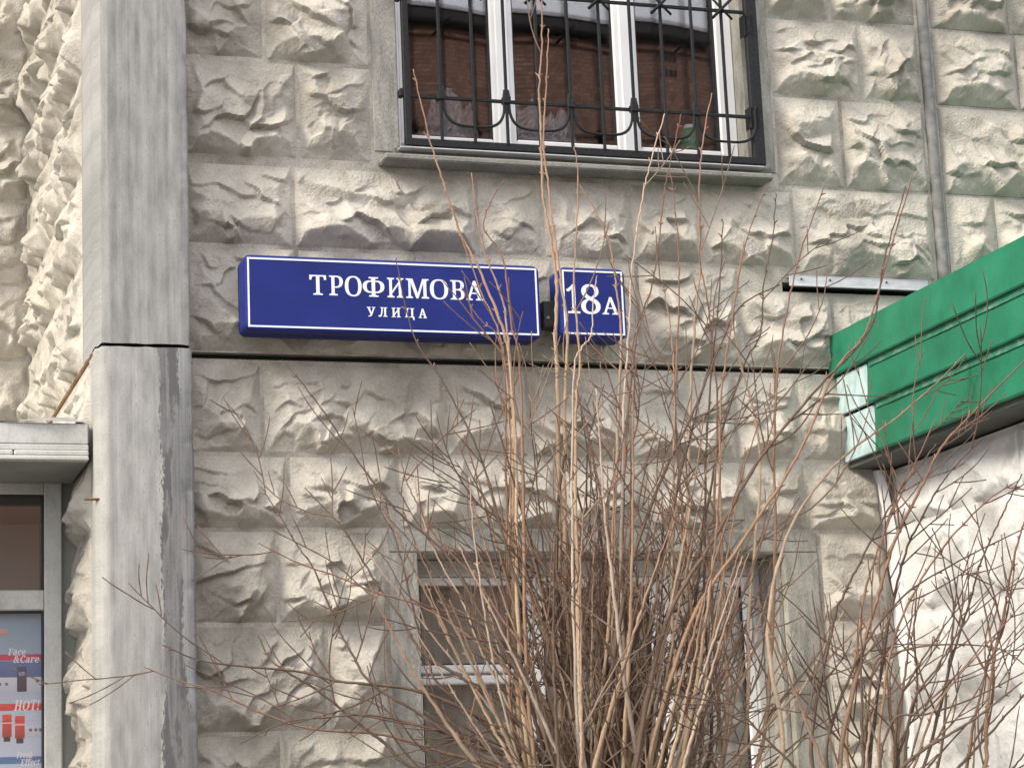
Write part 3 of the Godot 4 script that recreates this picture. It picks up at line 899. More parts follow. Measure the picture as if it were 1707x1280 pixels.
# ------------------------------------------------------------------ entrance at the right
func build_entrance() -> void:
	var side := Basis(Vector3(0, 0, 1), Vector3(0, 1, 0), Vector3(-1, 0, 0))
	var o := thing("entrance_canopy", "green boarded side of a canopy jutting from the wall at right", "canopy", Vector3(4.2, 3.13, 0))
	var at := o.position
	var ys := [[3.495, 3.667], [3.325, 3.508], [3.130, 3.338]]
	var xs := [4.160, 4.174, 4.188]
	var starts := [0.0, 0.30, 0.31]
	for k in 3:
		var y0: float = ys[k][0] - at.y
		var y1: float = ys[k][1] - at.y
		var x: float = xs[k] - at.x
		var z0: float = starts[k]
		var st := begin()
		# a board that leans out at its foot, with a folded lip
		var t := Vector3(x + 0.016, y1, 0)
		var m := Vector3(x + 0.004, y0 + 0.006, 0)
		var f := Vector3(x + 0.008, y0, 0)
		var r := Vector3(x + 0.05, y0, 0)
		var prof := [t, m, f, r]
		for i in 3:
			var nz := 24
			for j in nz:
				var za: float = lerpf(z0, 2.3, j / float(nz))
				var zc: float = lerpf(z0, 2.3, (j + 1) / float(nz))
				var wa := Vector3(0.0025 * coarse.get_noise_2d(za * 1.3, k * 9.0), 0.002 * coarse.get_noise_2d(za * 2.0, k * 5.0 + 3), 0)
				var wc := Vector3(0.0025 * coarse.get_noise_2d(zc * 1.3, k * 9.0), 0.002 * coarse.get_noise_2d(zc * 2.0, k * 5.0 + 3), 0)
				quad(st, prof[i] + Vector3(0, 0, za) + wa, prof[i] + Vector3(0, 0, zc) + wc, prof[i + 1] + Vector3(0, 0, zc) + wc, prof[i + 1] + Vector3(0, 0, za) + wa)
		part("board", done(st), M.green, o)
		if k > 0:
			# the worn band just under the lip of the board above
			part("worn_strip", box_mesh(Vector3(x + 0.008, y1 - 0.038, z0 + 0.02), Vector3(x + 0.0145, y1 - 0.008, 2.3)), M.green_worn, o)
			var pe := part("board_end", box_mesh(Vector3(x + 0.012, y0 + 0.004, 0.02), Vector3(x + 0.03, y1 - 0.02, z0 - 0.004), 0.002), M.pale, o)
			pe.set_meta("label", "pale blue bare end of the board")
	part("roof_sheet", box_mesh(Vector3(-0.004, 0.515, 0.0), Vector3(2.6, 0.533, 2.3), 0.003), M.green, o)
	for k in 3:
		part("front_board", box_mesh(Vector3(0.01, 0.012 + 0.172 * k, 2.285), Vector3(2.6, 0.172 + 0.172 * k, 2.312), 0.008), M.green, o)
	part("core", box_mesh(Vector3(0.055, 0.02, 0.004), Vector3(2.58, 0.512, 2.28)), M.soffit, o)
	part("soffit", box_mesh(Vector3(0.02, -0.02, 0.006), Vector3(2.58, 0.018, 2.27)), M.soffit, o)
	# white painted vestibule
	var v := thing("entrance_vestibule", "white painted rock-faced side wall of the entrance under the green canopy", "entrance porch", Vector3(4.40, 0, 0))
	part("wall_slab", box_mesh(Vector3(0, -0.2, 0.012), Vector3(0.3, 3.10, 2.2)), M.white_stone, v)
	for row in [[2.854, 3.098, [0.06, 0.5, 1.05, 1.5, 2.15]], [2.498, 2.854, [0.06, 0.62, 1.2, 1.75, 2.15]], [2.097, 2.498, [0.06, 0.45, 0.95, 1.55, 2.15]], [1.70, 2.097, [0.06, 0.7, 1.3, 2.15]], [1.3, 1.7, [0.06, 0.7, 1.3, 2.15]]]:
		stone_row(v, row[0], row[1], row[2], 0.036, 0.008, M.white_stone, Vector3.ZERO, side, 0.55)
	part("front_wall", box_mesh(Vector3(0.3, -0.2, 1.9), Vector3(2.4, 3.10, 2.1)), M.white_stone, v)
	var tr := begin()
	var tp := [Vector3(-0.075, 3.10, 0.045), Vector3(-0.045, 2.86, 0.05), Vector3(-0.03, 2.6, 0.055), Vector3(-0.012, 2.2, 0.05), Vector3(-0.012, 1.2, 0.05)]
	for i in 4:
		var a: Vector3 = tp[i]
		var c: Vector3 = tp[i + 1]
		quad(tr, a, a + Vector3(0.035, 0, 0.004), c + Vector3(0.035, 0, 0.004), c)
		quad(tr, a + Vector3(0, 0, -0.05), a, c, c + Vector3(0, 0, -0.05))
		quad(tr, a + Vector3(0.035, 0, 0.004), a + Vector3(0.037, 0, -0.05), c + Vector3(0.037, 0, -0.05), c + Vector3(0.035, 0, 0.004))
	part("corner_strip", done(tr), M.pvc, v)
	# drip sheet above the canopy
	var fl := thing("drip_flashing", "pale grey sheet metal drip over a dark slot beside the green canopy", "flashing", Vector3(4.0, 3.868, 0))
	var fs := begin()
	bx(fs, Vector3(0.0, 0.044, -0.05), Vector3(0.64, 0.048, 0.030), 0.001)
	bx(fs, Vector3(0.0, 0.004, 0.026), Vector3(0.64, 0.0435, 0.030), 0.001)
	bx(fs, Vector3(0.001, 0.0, 0.027), Vector3(0.639, 0.0038, 0.042), 0.001)
	part("sheet", done(fs), M.galv, fl)
	for k in [0, 1, 3]:
		part("screw", box_mesh(Vector3(0.05 + k * 0.13, 0.028, 0.029), Vector3(0.059 + k * 0.13, 0.036, 0.035), 0.002), M.black, fl)

# ------------------------------------------------------------------ shop front at the left
func build_shop() -> void:
	var c := thing("shop_canopy", "off-white boxed canopy with trim strips over the shop door at left", "canopy", Vector3(1.13, 3.10, 0))
	var yt := 3.247 - 3.10
	var ym := 3.166 - 3.10
	part("fascia_board", box_mesh(Vector3(-2.6, ym + 0.003, -0.03), Vector3(0, yt, 0.0), 0.004), M.pvc_old, c)
	part("trim_strip", box_mesh(Vector3(-2.6, ym - 0.022, -0.03), Vector3(0, ym, 0.006), 0.003), M.pvc_old, c)
	part("trim_strip", box_mesh(Vector3(-2.6, ym - 0.042, -0.03), Vector3(0.857 - 1.13 - 0.002, ym - 0.023, 0.012), 0.004), M.pvc_old, c)
	part("trim_strip", box_mesh(Vector3(0.857 - 1.13 + 0.002, ym - 0.042, -0.03), Vector3(0, ym - 0.023, 0.012), 0.004), M.pvc_old, c)
	part("trim_strip", box_mesh(Vector3(-2.6, ym - 0.060, -0.03), Vector3(0, ym - 0.043, 0.016), 0.004), M.pvc_old, c)
	var sb := 3.106 - 3.10
	var so := begin()
	quad(so, Vector3(-2.6, 0.008, -0.02), Vector3(0.0, 0.008, -0.02), Vector3(0.0, sb, -0.5), Vector3(-2.6, sb, -0.5))
	quad(so, Vector3(-2.6, sb, -0.5), Vector3(0.0, sb, -0.5), Vector3(0.0, sb + 0.02, -0.52), Vector3(-2.6, sb + 0.02, -0.52))
	part("soffit", done(so), M.soffit_grey, c)
	part("lid", box_mesh(Vector3(-2.6, yt - 0.03, -2.09), Vector3(0.0, yt - 0.002, -0.031)), M.pvc_old, c)
	# curled lead sheet where the canopy meets the wall
	var lp := PackedVector3Array()
	for j in 9:
		for i in 31:
			var u := i / 30.0
			var v := j / 8.0
			var lift := 0.018 * (0.5 + 0.5 * sin(u * 9.0)) * v + 0.03 * smoothstep(0.75, 1.0, u) * v
			lp.append(Vector3(lerpf(-1.4, -0.01, u), yt + 0.004 + lift + 0.03 * v, lerpf(0.012, -0.28, v) + 0.01 * sin(u * 23)))
	part("lead_sheet", grid_mesh(30, 8, lp), M.lead, c)
	var z := -0.50
	var f := thing("shop_door", "white framed glass shop front with a poster inside at left", "shop front", Vector3(1.09, 0, z))
	var fr := begin()
	var rx := 1.094 - 1.09
	var gx := 1.026 - 1.09
	var yh := 3.11
	var yg := 3.062
	var m1 := 2.692
	var m2 := 2.614
	bx(fr, Vector3(gx, 0.0, -0.06), Vector3(rx, yh, 0), 0.005)
	bx(fr, Vector3(-1.5, yg, -0.06), Vector3(gx, yh, -0.002), 0.005)
	bx(fr, Vector3(-1.5, m2, -0.06), Vector3(gx, m1, -0.002), 0.005)
	part("frame", done(fr), M.pvc_old, f)
	var gk := begin()
	bx(gk, Vector3(gx - 0.007, m1, -0.04), Vector3(gx, yg, -0.006))
	bx(gk, Vector3(gx - 0.007, 0.1, -0.04), Vector3(gx, m2, -0.006))
	bx(gk, Vector3(-1.5, yg - 0.007, -0.04), Vector3(gx - 0.007, yg, -0.006))
	bx(gk, Vector3(-1.5, m2 - 0.007, -0.04), Vector3(gx - 0.007, m2, -0.006))
	part("gasket", done(gk), M.gasket, f)
	part("pane", box_mesh(Vector3(-1.5, m1, -0.034), Vector3(gx, yg, -0.028)), M.glass, f)
	part("pane", box_mesh(Vector3(-1.5, 0.1, -0.034), Vector3(gx, m2, -0.028)), M.glass, f)
	part("filler", box_mesh(Vector3(rx, 0.0, -0.08), Vector3(0.065, yh + 0.02, -0.035)), M.soffit_grey, f)
	part("room_interior", box_mesh(Vector3(-1.5, 0.0, -1.2), Vector3(0.04, 3.3, -1.1)), M.shop_grey, f)
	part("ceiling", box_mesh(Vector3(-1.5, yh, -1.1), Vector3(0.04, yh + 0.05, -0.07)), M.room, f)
	build_poster(gx + 1.09 - 0.002, 2.609, z - 0.055)

func build_poster(x1: float, y1: float, z: float) -> void:
	var w := 0.62
	var h := 0.95
	var o := thing("advertising_poster", "cosmetics poster with tubes and pink and blue bands inside the shop glass", "poster", Vector3(x1 - w, y1 - h, z))
	var iw := 496
	var ih := 760
	var im := Image.create(iw, ih, false, Image.FORMAT_RGB8)
	for y in ih:
		for x in iw:
			var t := float(y) / ih
			im.set_pixel(x, y, Color(0.44, 0.56, 0.64).lerp(Color(0.72, 0.76, 0.82), clampf(t * 2.4, 0, 1)))
	var s := 800.0                                      # picture points per metre
	var col := func(x0: float, y0: float, x2: float, y2: float, a: Color, c: Color) -> void:
		# printed patch, x from the right edge, y from the top, in metres, fading from a to c downwards
		for yy in range(maxi(0, int(y0 * s)), mini(ih, int(y2 * s))):
			for xx in range(maxi(0, int(iw - x0 * s)), mini(iw, int(iw - x2 * s))):
				im.set_pixel(xx, yy, a.lerp(c, (yy - y0 * s) / maxf(1.0, (y2 - y0) * s)))
	var pink := Color(0.72, 0.16, 0.36)
	for band in [[0.158, 0.182, pink, pink], [0.345, 0.372, Color(0.82, 0.25, 0.2), Color(0.76, 0.2, 0.24)], [0.545, 0.572, Color(0.28, 0.42, 0.62), Color(0.24, 0.5, 0.66)]]:
		col.call(0.62, band[0], 0.0, band[1], band[2], band[3])
	col.call(0.62, 0.184, 0.0, 0.245, Color(0.3, 0.43, 0.62), Color(0.26, 0.37, 0.56))
	for q in [[0.62, 0.245, 0.0, 0.30], [0.62, 0.43, 0.0, 0.475]]:
		col.call(q[0], q[1], q[2], q[3], Color(0.78, 0.79, 0.82), Color(0.7, 0.72, 0.77))
	# printed tubes
	col.call(0.095, 0.205, 0.058, 0.300, Color(0.18, 0.26, 0.4), Color(0.10, 0.13, 0.2))
	col.call(0.088, 0.225, 0.066, 0.24, Color(0.6, 0.66, 0.74), Color(0.4, 0.5, 0.6))
	for q in [[0.150, 0.385], [0.102, 0.392]]:
		col.call(q[0], q[1], q[0] - 0.036, q[1] + 0.085, Color(0.86, 0.27, 0.25), Color(0.62, 0.2, 0.22))
		col.call(q[0], q[1] + 0.03, q[0] - 0.036, q[1] + 0.036, Color(0.9, 0.72, 0.7), Color(0.9, 0.72, 0.7))
		col.call(q[0] - 0.005, q[1] + 0.085, q[0] - 0.031, q[1] + 0.103, Color(0.12, 0.1, 0.12), Color(0.2, 0.18, 0.2))
	col.call(0.102, 0.60, 0.07, 0.72, Color(0.8, 0.84, 0.88), Color(0.12, 0.25, 0.55))
	for q in [[0.165, 0.265], [0.14, 0.265], [0.024, 0.255], [0.05, 0.44], [0.03, 0.44], [0.012, 0.44]]:
		col.call(q[0], q[1], q[0] - 0.012, q[1] + 0.012, Color(0.36, 0.38, 0.42), Color(0.4, 0.42, 0.45))
	col.call(0.19, 0.06, 0.13, 0.085, Color(0.74, 0.6, 0.58), Color(0.68, 0.5, 0.48))
	var m := StandardMaterial3D.new()
	m.albedo_texture = ImageTexture.create_from_image(im)
	m.roughness = 0.5
	var st := SurfaceTool.new()
	st.begin(Mesh.PRIMITIVE_TRIANGLES)
	for p in [[0, 0], [0, 1], [1, 1], [0, 0], [1, 1], [1, 0]]:
		st.set_uv(Vector2(p[0], 1 - p[1]))
		st.set_normal(Vector3(0, 0, 1))
		st.add_vertex(Vector3(p[0] * w, p[1] * h, 0.004))
	part("print", st.commit(), m, o)
	part("sheet", box_mesh(Vector3(0, 0, 0), Vector3(w, h, 0.003)), M.pvc, o)
	var sans := SystemFont.new()
	sans.font_names = PackedStringArray(["Droid Serif"])
	sans.font_weight = 700
	var paper := plain(Color(0.75, 0.72, 0.74), 0.5)
	var line := func(text: String, x0: float, x2: float, ya: float, yb: float) -> void:
		glyph(o, text, sans, Vector2(w - x0, h - yb), Vector2(w - x2, h - ya), 0.0045, paper, "lettering", 0.18)
	line.call("Face", 0.128, 0.062, 0.135, 0.162)
	line.call("&Care", 0.108, 0.012, 0.163, 0.190)
	line.call("HOT!", 0.104, 0.012, 0.332, 0.372)
	line.call("Fresh", 0.095, 0.036, 0.525, 0.550)
	line.call("Effect", 0.080, 0.010, 0.553, 0.580)

# ------------------------------------------------------------------ shrub
func bark_tube(st: SurfaceTool, pts: Array, radii: Array, cols: Array, sides: int) -> void:
	# a stem with its colour running along it
	var ref := Vector3(0.31, 0.2, 0.93)
	var rings := []
	st.set_smooth_group(1)
	for i in pts.size():
		var t: Vector3 = (pts[mini(i + 1, pts.size() - 1)] - pts[maxi(i - 1, 0)]).normalized()
		var a: Vector3 = t.cross(ref)
		if a.length() < 0.05: a = t.cross(Vector3.RIGHT)
		a = a.normalized()
		var b := t.cross(a)
		var ring := []
		for k in sides:
			var gg := TAU * k / sides
			ring.append(pts[i] + (a * cos(gg) + b * sin(gg)) * radii[i])
		rings.append(ring)
	for i in pts.size() - 1:
		for k in sides:
			var l := (k + 1) % sides
			var f := [[i, k], [i, l], [i + 1, l], [i, k], [i + 1, l], [i + 1, k]]
			for q in f:
				st.set_color(cols[q[0]])
				st.add_vertex(rings[q[0]][q[1]])
	var e: int = pts.size() - 1
	for k in range(1, sides - 1):
		for q in [0, k, k + 1]:
			st.set_color(cols[e])
			st.add_vertex(rings[e][q])

func twig(st: SurfaceTool, from: Vector3, dir: Vector3, length: float, r0: float, col: Color, depth: int) -> void:
	var n := maxi(4, int(length / 0.032))
	var pts := [from]
	var rad := [r0]
	var cols := [col]
	var p := from
	var d := dir
	var bend := Vector3(rng.randf_range(-0.16, 0.16), rng.randf_range(0.0, 0.2), rng.randf_range(-0.05, 0.05))
	var tipc := col.lerp(Color(0.11, 0.065, 0.048), 0.6)
	for i in n:
		d = (d + bend * 0.42 + Vector3(rng.randf_range(-0.07, 0.07), rng.randf_range(-0.05, 0.065), rng.randf_range(-0.06, 0.06))).normalized()
		p += d * length / n
		if p.z < near_wall: d.z = absf(d.z) + 0.15
		pts.append(p)
		var f := float(i + 1) / n
		rad.append(lerpf(r0, 0.0016, f) * (1.28 if i % 2 == 1 else 0.95))
		cols.append(col.lerp(tipc, f))
		if depth > 0 and i > 0 and i < n - 1 and rng.randf() < 0.26:
			var sidev := d.cross(Vector3(rng.randf_range(-0.4, 0.4), rng.randf_range(-0.3, 0.3), 1)).normalized() * (1 if rng.randf() < 0.5 else -1)
			twig(st, p, (d * rng.randf_range(0.5, 1.0) + sidev * rng.randf_range(0.3, 0.7)).normalized(), length * rng.randf_range(0.25, 0.6), maxf(0.0022, rad[i + 1] * 0.72), cols[i + 1], depth - 1)
	bark_tube(st, pts, rad, cols, 5)

func stem(parent: Node3D, kind: String, r0: float, r1: float, way: Array, foot: Vector3, twigs: float) -> void:
	# way runs from low to high in the world; a foot joins it to the root stock
	var at := parent.position
	near_wall = 0.12 - at.z
	var low: Vector3 = way[0]
	var all := [foot]
	if foot.distance_to(low) > 0.25: all.append(foot.lerp(low, 0.5) + Vector3((foot.x - low.x) * 0.10, 0, 0))
	all.append_array(way)
	for i in all.size(): all[i] = (all[i] as Vector3) - at
	var pts := spline(all, 9)
	var total := 0.0
	for i in pts.size() - 1: total += (pts[i] as Vector3).distance_to(pts[i + 1])
	var tan_ := Color(0.53, 0.36, 0.215)
	var pale := Color(0.55, 0.44, 0.32)
	var red := Color(0.25, 0.14, 0.085)
	var dark := Color(0.10, 0.07, 0.05)
	var c0: Color
	var c1: Color
	match kind:
		"L": c0 = tan_.lerp(pale, rng.randf()); c1 = Color(0.29, 0.175, 0.12)
		"P": c0 = Color(0.5, 0.42, 0.34); c1 = Color(0.5, 0.36, 0.27)
		"R": c0 = red.lerp(tan_, rng.randf() * 0.5); c1 = Color(0.19, 0.095, 0.066)
		_: c0 = dark.lerp(red, rng.randf() * 0.35); c1 = Color(0.10, 0.065, 0.048)
	var rad := []
	var cols := []
	var run := 0.0
	var node := 0.0
	var spots := []
	for i in pts.size():
		if i > 0:
			var st_: float = (pts[i] as Vector3).distance_to(pts[i - 1])
			run += st_
			node += st_
		var f := run / total
		var rr := lerpf(r0 * 1.15, r1, pow(f, 0.9))
		if node > 0.09:
			node = 0.0
			rr *= 1.22
			spots.append(i)
		rad.append(rr)
		var base := c0.lerp(c1, smoothstep(0.35, 1.0, f))
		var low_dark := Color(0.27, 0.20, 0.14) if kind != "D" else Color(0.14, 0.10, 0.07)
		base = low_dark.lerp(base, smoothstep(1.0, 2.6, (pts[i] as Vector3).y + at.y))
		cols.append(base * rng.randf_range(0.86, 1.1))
		if i > 0 and i < pts.size() - 1:
			pts[i] += Vector3(rng.randf_range(-1, 1), 0, rng.randf_range(-1, 1)) * 0.0022
	var st := begin()
	bark_tube(st, pts, rad, cols, 7)
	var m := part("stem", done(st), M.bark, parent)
	if twigs <= 0: return
	var tw := begin()
	var any := false
	for i in spots:
		var y: float = (pts[i] as Vector3).y + at.y
		if y < 1.75 or i > pts.size() - 3: continue
		var t: Vector3 = ((pts[i + 1] as Vector3) - pts[i - 1]).normalized()
		var across := t.cross(Vector3(rng.randf_range(-0.5, 0.5), 0, 1)).normalized()
		# short spur buds on both sides, now and then a real twig
		for s in [-1.0, 1.0]:
			if rng.randf() < (0.26 * (1.0 - smoothstep(2.9, 3.7, y)) + 0.03) * twigs:
				twig(tw, pts[i], (t * rng.randf_range(0.55, 1.1) + across * s * rng.randf_range(0.35, 0.8)).normalized(), rng.randf_range(0.12, 0.5), clampf(rad[i] * 0.6, 0.0024, 0.0040), (cols[i] as Color).lerp(dark.lerp(red, 0.4), rng.randf_range(0.3, 0.9)), 1)
				any = true
			elif rng.randf() < 0.5:
				var e: Vector3 = pts[i] + (t + across * s).normalized() * rng.randf_range(0.010, 0.022)
				bark_tube(tw, [pts[i], e], [0.0035, 0.0018], [cols[i], red], 5)
				any = true
	if any:
		var tm := part("twigs", done(tw), M.bark, m)
		tm.set_meta("kind", "stuff")

func wild_stem(parent: Node3D, foot: Vector3, fan: float, longest: float, kinds: String, lean := 0.0) -> void:
	# an untraced shoot: leaves the stool at an angle, then bends towards the light
	var th := rng.randfn(lean, fan)
	var l := rng.randf_range(0.55, 1.0) * longest * (1.0 - 0.22 * minf(absf(th), 1.4))
	var tz := rng.randf_range(-0.22, 0.26)
	var p := foot
	var way := []
	var drift := rng.randf_range(-0.05, 0.05)
	for k in 6:
		p += Vector3(sin(th), cos(th), tz) * l / 6.0
		th = th * (0.93 if absf(th) < 0.7 else 1.02) + drift
		tz *= 0.9
		way.append(p)
	var kind := kinds[rng.randi() % kinds.length()]
	stem(parent, kind, rng.randf_range(0.0052, 0.0102), 0.0019, way, foot, rng.randf_range(0.2, 0.5))

func stool(parent: Node3D, n: int, spread: float) -> void:
	# short old trunks that carry the shoots, cut back year after year
	for k in n:
		var a := TAU * k / n
		var top := Vector3(cos(a) * spread, 1.5 - parent.position.y, sin(a) * spread * 0.8)
		var st := begin()
		var pts := spline([Vector3(cos(a) * spread * 0.5, -0.08, sin(a) * spread * 0.5), Vector3(cos(a) * spread * 0.5 + 0.02, 0.6, sin(a) * spread * 0.45), top, top + Vector3(0, 0.04, 0)], 6)
		var rad := []
		var cols := []
		for i in pts.size():
			rad.append(lerpf(0.048, 0.032, float(i) / pts.size()) * rng.randf_range(0.92, 1.1))
			cols.append(Color(0.13, 0.10, 0.075) * rng.randf_range(0.85, 1.15))
		bark_tube(st, pts, rad, cols, 9)
		part("trunk", done(st), M.bark, parent)

